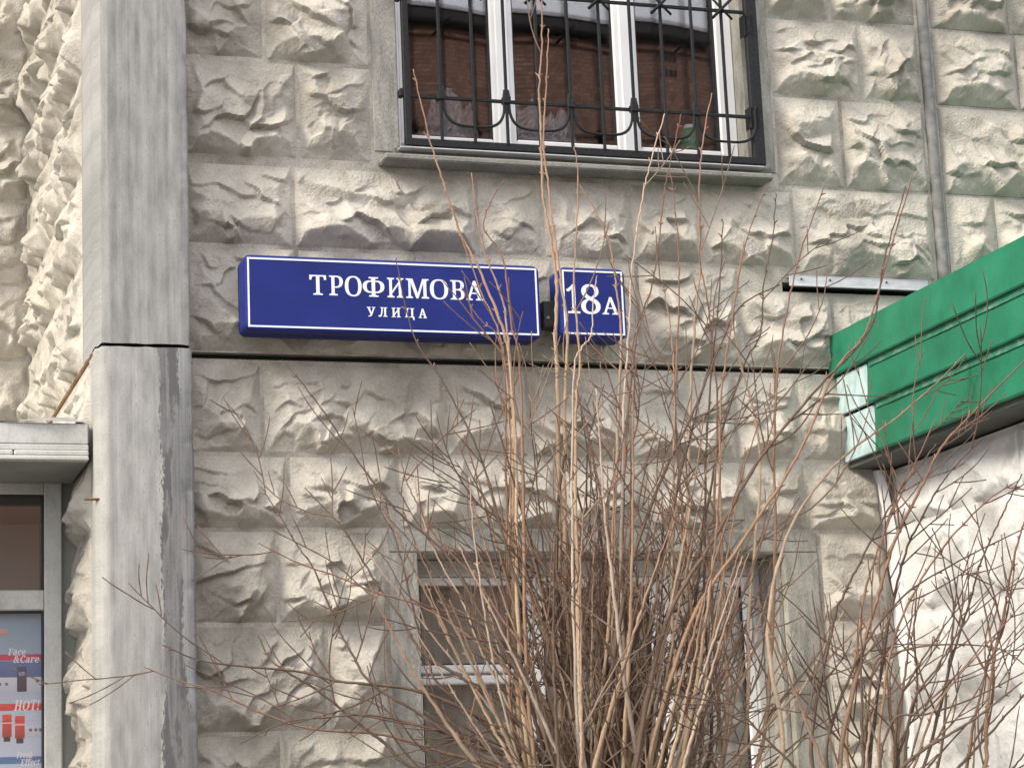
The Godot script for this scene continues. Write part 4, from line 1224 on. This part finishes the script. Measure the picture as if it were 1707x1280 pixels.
func build_shrubs() -> void:
	var o := thing("bare_shrub", "tall leafless shrub with tan stems in front of the signs and lower window", "shrub", Vector3(2.711, 0.15, 1.0))
	var traced := [
		["L", .0115, .0020, [Vector3(2.455, 1.902, 1), Vector3(2.435, 2.347, 0.978), Vector3(2.464, 2.888, 0.956), Vector3(2.478, 3.232, 0.933), Vector3(2.464, 3.42, 0.911), Vector3(2.388, 3.656, 0.889), Vector3(2.331, 3.792, 0.867), Vector3(2.28, 3.991, 0.844), Vector3(2.247, 4.131, 0.822), Vector3(2.198, 4.418, 0.8)]],
		["L", .0100, .0022, [Vector3(2.449, 1.9, 1.05), Vector3(2.432, 2.362, 1.029), Vector3(2.457, 2.963, 1.007), Vector3(2.455, 3.349, 0.986), Vector3(2.447, 3.526, 0.964), Vector3(2.395, 3.703, 0.943), Vector3(2.375, 3.862, 0.921), Vector3(2.372, 4.006, 0.9)]],
		["R", .0085, .0020, [Vector3(2.447, 1.897, 1.1), Vector3(2.443, 2.337, 1.071), Vector3(2.474, 3.209, 1.043), Vector3(2.46, 3.428, 1.014), Vector3(2.447, 3.672, 0.986), Vector3(2.39, 3.791, 0.957), Vector3(2.449, 3.926, 0.929), Vector3(2.497, 3.986, 0.9)]],
		["L", .0080, .0020, [Vector3(2.45, 1.904, 0.95), Vector3(2.426, 2.31, 0.933), Vector3(2.465, 2.979, 0.917), Vector3(2.461, 3.368, 0.9), Vector3(2.391, 3.587, 0.883), Vector3(2.311, 3.853, 0.867), Vector3(2.286, 3.95, 0.85)]],
		["R", .0070, .0018, [Vector3(2.418, 1.943, 1), Vector3(2.413, 2.469, 0.983), Vector3(2.442, 3.224, 0.967), Vector3(2.424, 3.399, 0.95), Vector3(2.387, 3.445, 0.933), Vector3(2.355, 3.491, 0.917), Vector3(2.319, 3.585, 0.9)]],
		["L", .0135, .0025, [Vector3(2.628, 1.902, 0.9), Vector3(2.635, 2.479, 0.885), Vector3(2.667, 3.119, 0.87), Vector3(2.676, 3.428, 0.855), Vector3(2.695, 3.632, 0.84), Vector3(2.682, 3.814, 0.825), Vector3(2.669, 3.976, 0.81), Vector3(2.677, 4.187, 0.795), Vector3(2.684, 4.377, 0.78), Vector3(2.706, 4.547, 0.765), Vector3(2.725, 4.79, 0.75)]],
		["L", .0105, .0022, [Vector3(2.642, 1.901, 0.92), Vector3(2.652, 2.476, 0.907), Vector3(2.681, 3.115, 0.893), Vector3(2.712, 3.423, 0.88), Vector3(2.701, 3.647, 0.867), Vector3(2.687, 3.829, 0.853), Vector3(2.679, 4.013, 0.84), Vector3(2.675, 4.176, 0.827), Vector3(2.706, 4.436, 0.813), Vector3(2.724, 4.61, 0.8)]],
		["L", .0090, .0020, [Vector3(2.621, 1.892, 1.1), Vector3(2.632, 2.497, 1.079), Vector3(2.665, 3.083, 1.057), Vector3(2.697, 3.301, 1.036), Vector3(2.697, 3.566, 1.014), Vector3(2.724, 3.77, 0.993), Vector3(2.748, 4, 0.971), Vector3(2.747, 4.107, 0.95)]],
		["P", .0070, .0020, [Vector3(2.589, 1.891, 1.15), Vector3(2.6, 2.491, 1.125), Vector3(2.647, 3.201, 1.1), Vector3(2.693, 3.335, 1.075), Vector3(2.738, 3.385, 1.05), Vector3(2.765, 3.522, 1.025), Vector3(2.791, 3.617, 1)]],
		["L", .0125, .0022, [Vector3(2.805, 1.894, 0.95), Vector3(2.816, 2.473, 0.929), Vector3(2.875, 3.072, 0.907), Vector3(2.916, 3.428, 0.886), Vector3(2.912, 3.634, 0.864), Vector3(2.905, 3.785, 0.843), Vector3(2.864, 3.914, 0.821), Vector3(2.816, 4.014, 0.8)]],
		["P", .0085, .0020, [Vector3(2.8, 1.89, 1.05), Vector3(2.81, 2.461, 1.029), Vector3(2.861, 3.096, 1.007), Vector3(2.905, 3.405, 0.986), Vector3(2.94, 3.654, 0.964), Vector3(2.994, 3.885, 0.943), Vector3(3.045, 4.053, 0.921), Vector3(3.127, 4.272, 0.9)]],
		["R", .0075, .0018, [Vector3(2.845, 1.891, 1), Vector3(2.836, 2.466, 0.981), Vector3(2.876, 2.976, 0.963), Vector3(2.953, 3.416, 0.944), Vector3(3.026, 3.6, 0.925), Vector3(3.071, 3.764, 0.906), Vector3(3.108, 3.952, 0.888), Vector3(3.153, 4.098, 0.869), Vector3(3.215, 4.293, 0.85)]],
		["L", .0090, .0020, [Vector3(2.95, 1.883, 1.1), Vector3(2.983, 2.456, 1.06), Vector3(3.047, 3.097, 1.02), Vector3(3.073, 3.345, 0.98), Vector3(3.077, 3.531, 0.94), Vector3(3.076, 3.639, 0.9)]],
		["L", .0105, .0020, [Vector3(3.07, 1.887, 0.95), Vector3(3.098, 2.513, 0.929), Vector3(3.153, 3.121, 0.907), Vector3(3.203, 3.481, 0.886), Vector3(3.25, 3.714, 0.864), Vector3(3.267, 3.927, 0.843), Vector3(3.301, 4.167, 0.821), Vector3(3.366, 4.402, 0.8)]],
		["R", .0080, .0018, [Vector3(3.051, 1.883, 1.05), Vector3(3.06, 2.458, 1.036), Vector3(3.052, 2.968, 1.021), Vector3(3.064, 3.23, 1.007), Vector3(3.103, 3.541, 0.993), Vector3(3.118, 3.769, 0.979), Vector3(3.119, 3.93, 0.964), Vector3(3.112, 4.037, 0.95)]],
		["R", .0085, .0020, [Vector3(3.149, 1.885, 0.95), Vector3(3.183, 2.511, 0.942), Vector3(3.249, 3.117, 0.933), Vector3(3.252, 3.362, 0.925), Vector3(3.244, 3.587, 0.917), Vector3(3.231, 3.702, 0.908), Vector3(3.246, 3.887, 0.9)]],
		["D", .0075, .0020, [Vector3(3.105, 1.883, 1), Vector3(3.134, 2.463, 0.992), Vector3(3.18, 3.02, 0.983), Vector3(3.24, 3.395, 0.975), Vector3(3.277, 3.621, 0.967), Vector3(3.306, 3.828, 0.958), Vector3(3.307, 3.862, 0.95)]],
		["D", .0080, .0020, [Vector3(3.08, 1.889, 0.9), Vector3(3.142, 2.475, 0.893), Vector3(3.259, 2.995, 0.886), Vector3(3.39, 3.331, 0.879), Vector3(3.469, 3.455, 0.871), Vector3(3.5, 3.655, 0.864), Vector3(3.549, 3.82, 0.857), Vector3(3.58, 4.005, 0.85)]],
		["R", .0080, .0018, [Vector3(3.108, 1.878, 1.1), Vector3(3.166, 2.494, 1.083), Vector3(3.201, 3.091, 1.067), Vector3(3.283, 3.467, 1.05), Vector3(3.349, 3.719, 1.033), Vector3(3.431, 3.908, 1.017), Vector3(3.477, 3.983, 1)]],
		["L", .0085, .0020, [Vector3(3.207, 1.878, 1.05), Vector3(3.284, 2.457, 1.04), Vector3(3.365, 2.97, 1.03), Vector3(3.301, 3.409, 1.02), Vector3(3.329, 3.612, 1.01), Vector3(3.372, 3.774, 1)]],
		["R", .0085, .0020, [Vector3(3.24, 1.875, 1.1), Vector3(3.353, 2.45, 1.09), Vector3(3.407, 3.092, 1.08), Vector3(3.468, 3.424, 1.07), Vector3(3.565, 3.721, 1.06), Vector3(3.686, 3.984, 1.05)]],
		["D", .0110, .0020, [Vector3(2.679, 1.896, 1), Vector3(2.595, 2.468, 0.98), Vector3(2.653, 2.974, 0.96), Vector3(2.723, 2.766, 0.94), Vector3(2.755, 3.025, 0.92), Vector3(2.837, 3.247, 0.9)]],
		["D", .0110, .0022, [Vector3(2.675, 1.891, 1.1), Vector3(2.798, 2.454, 1.083), Vector3(2.935, 2.81, 1.067), Vector3(3.093, 3.092, 1.05), Vector3(3.232, 3.359, 1.033), Vector3(3.332, 3.521, 1.017), Vector3(3.499, 3.61, 1)]],
		["D", .0120, .0022, [Vector3(2.736, 1.891, 1.05), Vector3(2.855, 2.337, 1.03), Vector3(2.993, 2.672, 1.01), Vector3(3.086, 2.952, 0.99), Vector3(3.207, 3.285, 0.97), Vector3(3.295, 3.425, 0.95)]],
		["D", .0110, .0020, [Vector3(2.765, 1.883, 1.2), Vector3(2.9, 2.359, 1.2), Vector3(3.093, 2.645, 1.2), Vector3(3.293, 2.939, 1.2), Vector3(3.541, 3.2, 1.2), Vector3(3.745, 3.402, 1.2), Vector3(3.829, 3.672, 1.2), Vector3(3.935, 3.947, 1.2)]],
		["R", .0090, .0020, [Vector3(2.807, 1.882, 1.2), Vector3(2.987, 2.358, 1.2), Vector3(3.205, 2.645, 1.2), Vector3(3.43, 2.941, 1.2), Vector3(3.604, 3.256, 1.2), Vector3(3.72, 3.379, 1.2), Vector3(3.807, 3.581, 1.2), Vector3(3.968, 3.995, 1.2)]],
		["D", .0090, .0018, [Vector3(2.509, 1.893, 1.15), Vector3(2.433, 2.154, 1.1), Vector3(2.292, 2.421, 1.05), Vector3(2.189, 2.631, 1), Vector3(2.039, 2.781, 0.95), Vector3(1.911, 2.975, 0.9), Vector3(1.781, 3.191, 0.85), Vector3(1.69, 3.326, 0.8)]],
		["D", .0080, .0018, [Vector3(2.547, 1.894, 1.1), Vector3(2.491, 2.256, 1.067), Vector3(2.393, 2.667, 1.033), Vector3(2.33, 2.962, 1), Vector3(2.221, 3.219, 0.967), Vector3(2.128, 3.394, 0.933), Vector3(2.082, 3.68, 0.9)]],
		["D", .0095, .0018, [Vector3(2.497, 1.901, 1), Vector3(2.261, 1.989, 0.956), Vector3(2.11, 2.095, 0.911), Vector3(1.959, 2.202, 0.867), Vector3(1.904, 2.304, 0.822), Vector3(1.866, 2.404, 0.778), Vector3(1.801, 2.603, 0.733), Vector3(1.757, 2.691, 0.689), Vector3(1.701, 2.81, 0.644), Vector3(1.649, 2.916, 0.6)]],
		["D", .0100, .0018, [Vector3(2.522, 1.897, 1.05), Vector3(2.397, 2.082, 1.006), Vector3(2.247, 2.209, 0.963), Vector3(2.126, 2.299, 0.919), Vector3(2.06, 2.429, 0.875), Vector3(1.999, 2.537, 0.831), Vector3(1.902, 2.729, 0.787), Vector3(1.847, 2.81, 0.744), Vector3(1.782, 2.897, 0.7)]],
		["D", .0085, .0018, [Vector3(2.492, 1.903, 0.95), Vector3(2.318, 2.07, 0.919), Vector3(2.184, 2.196, 0.888), Vector3(2.16, 2.283, 0.856), Vector3(2.14, 2.374, 0.825), Vector3(2.103, 2.601, 0.794), Vector3(2.085, 2.704, 0.763), Vector3(2.072, 2.79, 0.731), Vector3(2.066, 2.88, 0.7)]],
		["R", .0085, .0018, [Vector3(2.526, 1.895, 1.1), Vector3(2.45, 2.257, 1.062), Vector3(2.365, 2.417, 1.025), Vector3(2.305, 2.538, 0.987), Vector3(2.243, 2.617, 0.95), Vector3(2.18, 2.705, 0.912), Vector3(2.141, 2.806, 0.875), Vector3(2.11, 2.902, 0.838), Vector3(2.096, 3.02, 0.8)]],
		["D", .0115, .0025, [Vector3(2.487, 1.886, 0.9), Vector3(2.241, 1.894, 0.869), Vector3(2.083, 1.93, 0.838), Vector3(2.01, 2.008, 0.806), Vector3(1.916, 2.089, 0.775), Vector3(1.801, 2.191, 0.744), Vector3(1.685, 2.27, 0.713), Vector3(1.645, 2.314, 0.681), Vector3(1.618, 2.39, 0.65)]],
		["D", .0100, .0022, [Vector3(2.559, 1.859, 1), Vector3(2.409, 2.015, 0.961), Vector3(2.255, 2.111, 0.922), Vector3(2.1, 2.178, 0.883), Vector3(1.944, 2.204, 0.844), Vector3(1.85, 2.219, 0.806), Vector3(1.735, 2.255, 0.767), Vector3(1.538, 2.281, 0.728), Vector3(1.403, 2.307, 0.689), Vector3(1.288, 2.363, 0.65)]],
		["R", .0080, .0016, [Vector3(2.46, 1.889, 0.85), Vector3(2.22, 1.969, 0.807), Vector3(2.022, 2.037, 0.764), Vector3(1.782, 2.065, 0.721), Vector3(1.627, 2.122, 0.679), Vector3(1.452, 2.21, 0.636), Vector3(1.357, 2.245, 0.593), Vector3(1.242, 2.298, 0.55)]],
		["D", .0090, .0018, [Vector3(2.496, 1.881, 1), Vector3(2.302, 1.988, 0.958), Vector3(2.149, 2.044, 0.917), Vector3(1.953, 2.097, 0.875), Vector3(1.798, 2.095, 0.833), Vector3(1.664, 2.083, 0.792), Vector3(1.529, 2.02, 0.75)]],
		["R", .0075, .0018, [Vector3(2.463, 1.897, 1.1), Vector3(2.406, 2.178, 1.057), Vector3(2.258, 2.345, 1.014), Vector3(2.106, 2.452, 0.971), Vector3(1.952, 2.508, 0.929), Vector3(1.84, 2.565, 0.886), Vector3(1.727, 2.612, 0.843), Vector3(1.593, 2.689, 0.8)]],
		["D", .0085, .0018, [Vector3(2.499, 1.893, 1.15), Vector3(2.438, 2.195, 1.09), Vector3(2.297, 2.383, 1.03), Vector3(2.086, 2.472, 0.97), Vector3(2.003, 2.623, 0.91), Vector3(1.961, 2.693, 0.85)]],
		["P", .0075, .0018, [Vector3(2.497, 1.901, 1), Vector3(2.411, 2.105, 0.967), Vector3(2.323, 2.312, 0.933), Vector3(2.276, 2.479, 0.9), Vector3(2.206, 2.629, 0.867), Vector3(2.157, 2.8, 0.833), Vector3(2.149, 2.932, 0.8)]],
		["L", .0110, .0020, [Vector3(3.284, 1.868, 1.2), Vector3(3.278, 2.316, 1.186), Vector3(3.376, 2.649, 1.171), Vector3(3.536, 2.864, 1.157), Vector3(3.693, 2.993, 1.143), Vector3(3.851, 3.09, 1.129), Vector3(4.039, 3.23, 1.114), Vector3(4.185, 3.353, 1.1)]],
	]
	var at := o.position
	for s in traced:
		stem(o, s[0], s[1] * 0.86, s[2], s[3], Vector3(at.x + rng.randf_range(-0.17, 0.17), rng.randf_range(1.42, 1.52), at.z + rng.randf_range(-0.16, 0.16)), 0.5)
	for k in 118:
		wild_stem(o, Vector3(at.x + rng.randf_range(-0.2, 0.2), rng.randf_range(1.42, 1.52), at.z + rng.randf_range(-0.18, 0.18)), 0.37, 1.8, "LLRDDLPRLP", 0.15)
	stool(o, 7, 0.17)
	var q := thing("bare_shrub", "leafless reddish shrub in front of the white entrance wall at right", "shrub", Vector3(3.481, 0.15, 1.5))
	var traced2 := [
		["R", .0120, .0025, [Vector3(3.362, 1.851, 1.5), Vector3(3.474, 2.24, 1.511), Vector3(3.532, 2.398, 1.522), Vector3(3.599, 2.575, 1.533), Vector3(3.68, 2.718, 1.544), Vector3(3.734, 2.811, 1.556), Vector3(3.791, 2.907, 1.567), Vector3(3.889, 3.004, 1.578), Vector3(4.031, 3.13, 1.589), Vector3(4.152, 3.236, 1.6)]],
		["D", .0100, .0022, [Vector3(3.495, 1.85, 1.45), Vector3(3.586, 2.303, 1.475), Vector3(3.662, 2.556, 1.5), Vector3(3.704, 2.648, 1.525), Vector3(3.776, 2.769, 1.55), Vector3(3.855, 2.863, 1.575), Vector3(3.937, 2.938, 1.6)]],
		["D", .0105, .0022, [Vector3(3.312, 1.858, 1.4), Vector3(3.418, 2.331, 1.414), Vector3(3.456, 2.424, 1.429), Vector3(3.516, 2.531, 1.443), Vector3(3.603, 2.672, 1.457), Vector3(3.685, 2.788, 1.471), Vector3(3.742, 2.852, 1.486), Vector3(3.812, 2.934, 1.5)]],
		["D", .0090, .0022, [Vector3(3.667, 1.843, 1.5), Vector3(3.794, 2.214, 1.533), Vector3(3.861, 2.405, 1.567), Vector3(3.891, 2.52, 1.6), Vector3(3.929, 2.61, 1.633), Vector3(3.971, 2.705, 1.667), Vector3(4.016, 2.798, 1.7)]],
		["R", .0125, .0030, [Vector3(3.83, 1.814, 1.6), Vector3(3.843, 1.961, 1.621), Vector3(3.859, 2.096, 1.643), Vector3(3.884, 2.232, 1.664), Vector3(3.915, 2.346, 1.686), Vector3(3.92, 2.413, 1.707), Vector3(3.943, 2.52, 1.729), Vector3(3.977, 2.627, 1.75)]],
		["R", .0110, .0025, [Vector3(3.793, 1.817, 1.55), Vector3(3.822, 1.991, 1.588), Vector3(3.858, 2.145, 1.625), Vector3(3.871, 2.24, 1.662), Vector3(3.912, 2.315, 1.7)]],
		["D", .0120, .0025, [Vector3(3.504, 1.814, 1.6), Vector3(3.6, 1.896, 1.638), Vector3(3.686, 1.945, 1.675), Vector3(3.774, 1.999, 1.713), Vector3(3.918, 2.1, 1.75)]],
		["D", .0095, .0020, [Vector3(3.556, 1.826, 1.5), Vector3(3.576, 2.045, 1.53), Vector3(3.63, 2.154, 1.56), Vector3(3.688, 2.242, 1.59), Vector3(3.751, 2.331, 1.62), Vector3(3.819, 2.405, 1.65)]],
		["D", .0100, .0020, [Vector3(3.589, 1.825, 1.5), Vector3(3.619, 2.049, 1.55), Vector3(3.696, 2.167, 1.6), Vector3(3.761, 2.282, 1.65), Vector3(3.854, 2.405, 1.7)]],
		["D", .0100, .0022, [Vector3(3.578, 1.826, 1.5), Vector3(3.603, 1.97, 1.525), Vector3(3.641, 2.096, 1.55), Vector3(3.63, 2.272, 1.575), Vector3(3.643, 2.428, 1.6)]],
		["R", .0095, .0020, [Vector3(3.443, 1.854, 1.4), Vector3(3.485, 2.17, 1.41), Vector3(3.533, 2.41, 1.42), Vector3(3.612, 2.613, 1.43), Vector3(3.687, 2.756, 1.44), Vector3(3.843, 3.028, 1.45)]],
		["R", .0085, .0020, [Vector3(3.512, 1.828, 1.5), Vector3(3.535, 2.1, 1.52), Vector3(3.598, 2.315, 1.54), Vector3(3.741, 2.533, 1.56), Vector3(3.928, 2.714, 1.58), Vector3(4.062, 2.795, 1.6)]],
		["D", .0085, .0020, [Vector3(3.512, 1.828, 1.5), Vector3(3.545, 1.999, 1.55), Vector3(3.641, 2.013, 1.6), Vector3(3.783, 2.056, 1.65), Vector3(3.962, 2.137, 1.7)]],
		["R", .0085, .0020, [Vector3(3.472, 1.831, 1.45), Vector3(3.517, 2.163, 1.48), Vector3(3.583, 2.219, 1.51), Vector3(3.726, 2.244, 1.54), Vector3(3.933, 2.229, 1.57), Vector3(4.027, 2.164, 1.6)]],
		["D", .0080, .0020, [Vector3(3.683, 1.82, 1.55), Vector3(3.748, 2.132, 1.562), Vector3(3.784, 2.35, 1.575), Vector3(3.753, 2.53, 1.588), Vector3(3.717, 2.629, 1.6)]],
		["D", .0090, .0020, [Vector3(3.343, 1.854, 1.45), Vector3(3.424, 2.162, 1.513), Vector3(3.587, 2.391, 1.575), Vector3(3.787, 2.513, 1.638), Vector3(4.009, 2.615, 1.7)]],
		["R", .0080, .0018, [Vector3(3.595, 1.823, 1.55), Vector3(3.666, 2.031, 1.617), Vector3(3.824, 2.219, 1.683), Vector3(3.96, 2.368, 1.75)]],
	]
	var at2 := q.position
	for s in traced2:
		stem(q, s[0], s[1] * 0.74, s[2], s[3], Vector3(lerpf(at2.x, 3.579, 0.4) + rng.randf_range(-0.24, 0.24), rng.randf_range(1.38, 1.48), at2.z + rng.randf_range(-0.14, 0.14)), 0.62)
	for k in 9:
		wild_stem(q, Vector3(at2.x + rng.randf_range(-0.14, 0.14), rng.randf_range(1.42, 1.52), at2.z + rng.randf_range(-0.12, 0.12)), 0.40, 1.35, "RRDLRD", 0.15)
	stool(q, 4, 0.18)

# ------------------------------------------------------------------ surroundings
func build_yard() -> void:
	var gr := thing("ground", "grey asphalt yard stretching away from the wall", "ground")
	gr.set_meta("kind", "structure")
	part("asphalt", box_mesh(Vector3(-300, -0.5, -300), Vector3(300, 0, 300)), M.asphalt, gr)
	var pv := thing("pavement", "pale concrete pavement along the foot of the wall", "pavement")
	pv.set_meta("kind", "structure")
	part("slab", box_mesh(Vector3(-12, 0.001, 2.6), Vector3(20, 0.14, 5.2), 0.01), M.paving, pv)
	var bd := thing("flower_bed", "bare earth bed under the shrubs", "ground")
	bd.set_meta("kind", "structure")
	part("soil", box_mesh(Vector3(-3, 0.001, 0.002), Vector3(4.09, 0.15, 2.598), 0.004), M.soil, bd)
	# brick block across the yard, mirrored in the window panes
	var b := thing("brick_building", "brown brick building with dark eaves and pale roof reflected in the panes", "building", Vector3(14, 0, 27))
	part("wall", box_mesh(Vector3(-9.5, 0, 0), Vector3(34, 15.5, 12)), M.brick, b)
	part("eaves", box_mesh(Vector3(-10.0, 15.5, -0.3), Vector3(34.5, 15.75, 12.5), 0.05), M.eaves, b)
	part("frieze", box_mesh(Vector3(-9.6, 15.32, -0.10), Vector3(34.1, 15.40, 0.05), 0.02), M.brick, b)
	for row in 2:
		for k in 4:
			part("vent", box_mesh(Vector3(0.62 + k * 0.13, 14.86 + row * 0.30, -0.012), Vector3(0.70 + k * 0.13, 15.0 + row * 0.28, 0.05)), M.gasket, b)
	var st := begin()
	var e := 15.76
	quad(st, Vector3(-10, e, -0.3), Vector3(-5, e + 2.6, 6), Vector3(30, e + 2.6, 6), Vector3(34.5, e, -0.3))
	quad(st, Vector3(34.5, e, 12.5), Vector3(30, e + 2.6, 6), Vector3(-5, e + 2.6, 6), Vector3(-10, e, 12.5))
	for t in [[Vector3(-10, e, 12.5), Vector3(-5, e + 2.6, 6), Vector3(-10, e, -0.3)], [Vector3(34.5, e, -0.3), Vector3(30, e + 2.6, 6), Vector3(34.5, e, 12.5)]]:
		for p in t: st.add_vertex(p)
	part("roof", done(st), M.roof, b)
	for row in 4:
		for k in 5:
			var x := -7.0 + k * 9.0 if row < 3 else 0.0
			if row == 3 and k > 0: continue
			var y := 1.6 + row * 3.1
			var wn := part("window", box_mesh(Vector3(x, y, -0.04), Vector3(x + 1.8, y + 1.7, 0.1), 0.02), M.pvc_old, b)
			part("pane", box_mesh(Vector3(x + 0.1, y + 0.1, -0.06), Vector3(x + 0.86, y + 1.6, -0.03)), M.gasket, wn)
			part("pane", box_mesh(Vector3(x + 0.94, y + 0.1, -0.06), Vector3(x + 1.7, y + 1.6, -0.03)), M.gasket, wn)

# ------------------------------------------------------------------ scene
func _ready() -> void:
	# camera: hand-held, looking up at the signs, tilted a little
	var cam := Camera3D.new()
	cam.name = "camera"
	add_child(cam)
	cam.transform = Transform3D(Basis(Vector3(0.95154, -0.04204, 0.30464), Vector3(-0.02242, 0.97850, 0.20504), Vector3(-0.30671, -0.20193, 0.93013)), Vector3(0, 1.6, 8.45))
	cam.fov = 18.876
	cam.near = 0.05
	cam.far = 900
	cam.current = true
	# sky and light: thin overcast, the sun veiled, high at the left
	var sky_mat := ProceduralSkyMaterial.new()
	sky_mat.sky_top_color = Color(0.83, 0.835, 0.865)
	sky_mat.sky_horizon_color = Color(0.86, 0.86, 0.88)
	sky_mat.sky_curve = 0.2
	sky_mat.ground_bottom_color = Color(0.3, 0.29, 0.28)
	sky_mat.ground_horizon_color = Color(0.5, 0.49, 0.48)
	sky_mat.sky_energy_multiplier = 1.0
	var sky := Sky.new()
	sky.sky_material = sky_mat
	var env := Environment.new()
	env.background_mode = Environment.BG_SKY
	env.sky = sky
	env.tonemap_mode = Environment.TONE_MAPPER_LINEAR
	env.tonemap_exposure = 2.95
	env.sdfgi_enabled = true
	env.ssao_enabled = true
	env.ssil_enabled = true
	var we := WorldEnvironment.new()
	we.name = "world_environment"
	we.environment = env
	add_child(we)
	var sun := DirectionalLight3D.new()
	sun.name = "sun"
	sun.light_energy = 0.5
	sun.light_color = Color(1.0, 0.965, 0.90)
	sun.light_angular_distance = 20.0
	sun.shadow_enabled = true
	add_child(sun)
	sun.look_at_from_position(Vector3(-8.0, 6.4, 2.7), Vector3.ZERO)

	rng.seed = 20
	coarse.seed = 2; coarse.frequency = 3.2; coarse.fractal_octaves = 2; coarse.noise_type = FastNoiseLite.TYPE_SIMPLEX_SMOOTH
	cells.seed = 4; cells.noise_type = FastNoiseLite.TYPE_CELLULAR; cells.frequency = 9.0; cells.fractal_type = FastNoiseLite.FRACTAL_NONE
	cells.cellular_distance_function = FastNoiseLite.DISTANCE_EUCLIDEAN_SQUARED; cells.cellular_return_type = FastNoiseLite.RETURN_DISTANCE
	cells.cellular_jitter = 1.0
	cells.domain_warp_enabled = true; cells.domain_warp_amplitude = 0.05; cells.domain_warp_frequency = 5.0; cells.domain_warp_fractal_type = FastNoiseLite.DOMAIN_WARP_FRACTAL_NONE
	chips.seed = 6; chips.noise_type = FastNoiseLite.TYPE_CELLULAR; chips.frequency = 22.0; chips.fractal_type = FastNoiseLite.FRACTAL_NONE
	chips.cellular_distance_function = FastNoiseLite.DISTANCE_EUCLIDEAN_SQUARED; chips.cellular_return_type = FastNoiseLite.RETURN_DISTANCE
	chips.domain_warp_enabled = true; chips.domain_warp_amplitude = 0.025; chips.domain_warp_frequency = 9.0; chips.domain_warp_fractal_type = FastNoiseLite.DOMAIN_WARP_FRACTAL_NONE
	fine.seed = 9; fine.frequency = 40.0; fine.fractal_octaves = 3
	make_materials()

	var b := thing("apartment_building", "beige apartment building of rock-faced concrete panels with grey concrete piers", "building")
	build_walls(b)
	build_windows(b)
	build_yard()
	build_entrance()
	build_shop()
	build_grille()
	build_signs()
	build_sill_items()
	build_shrubs()
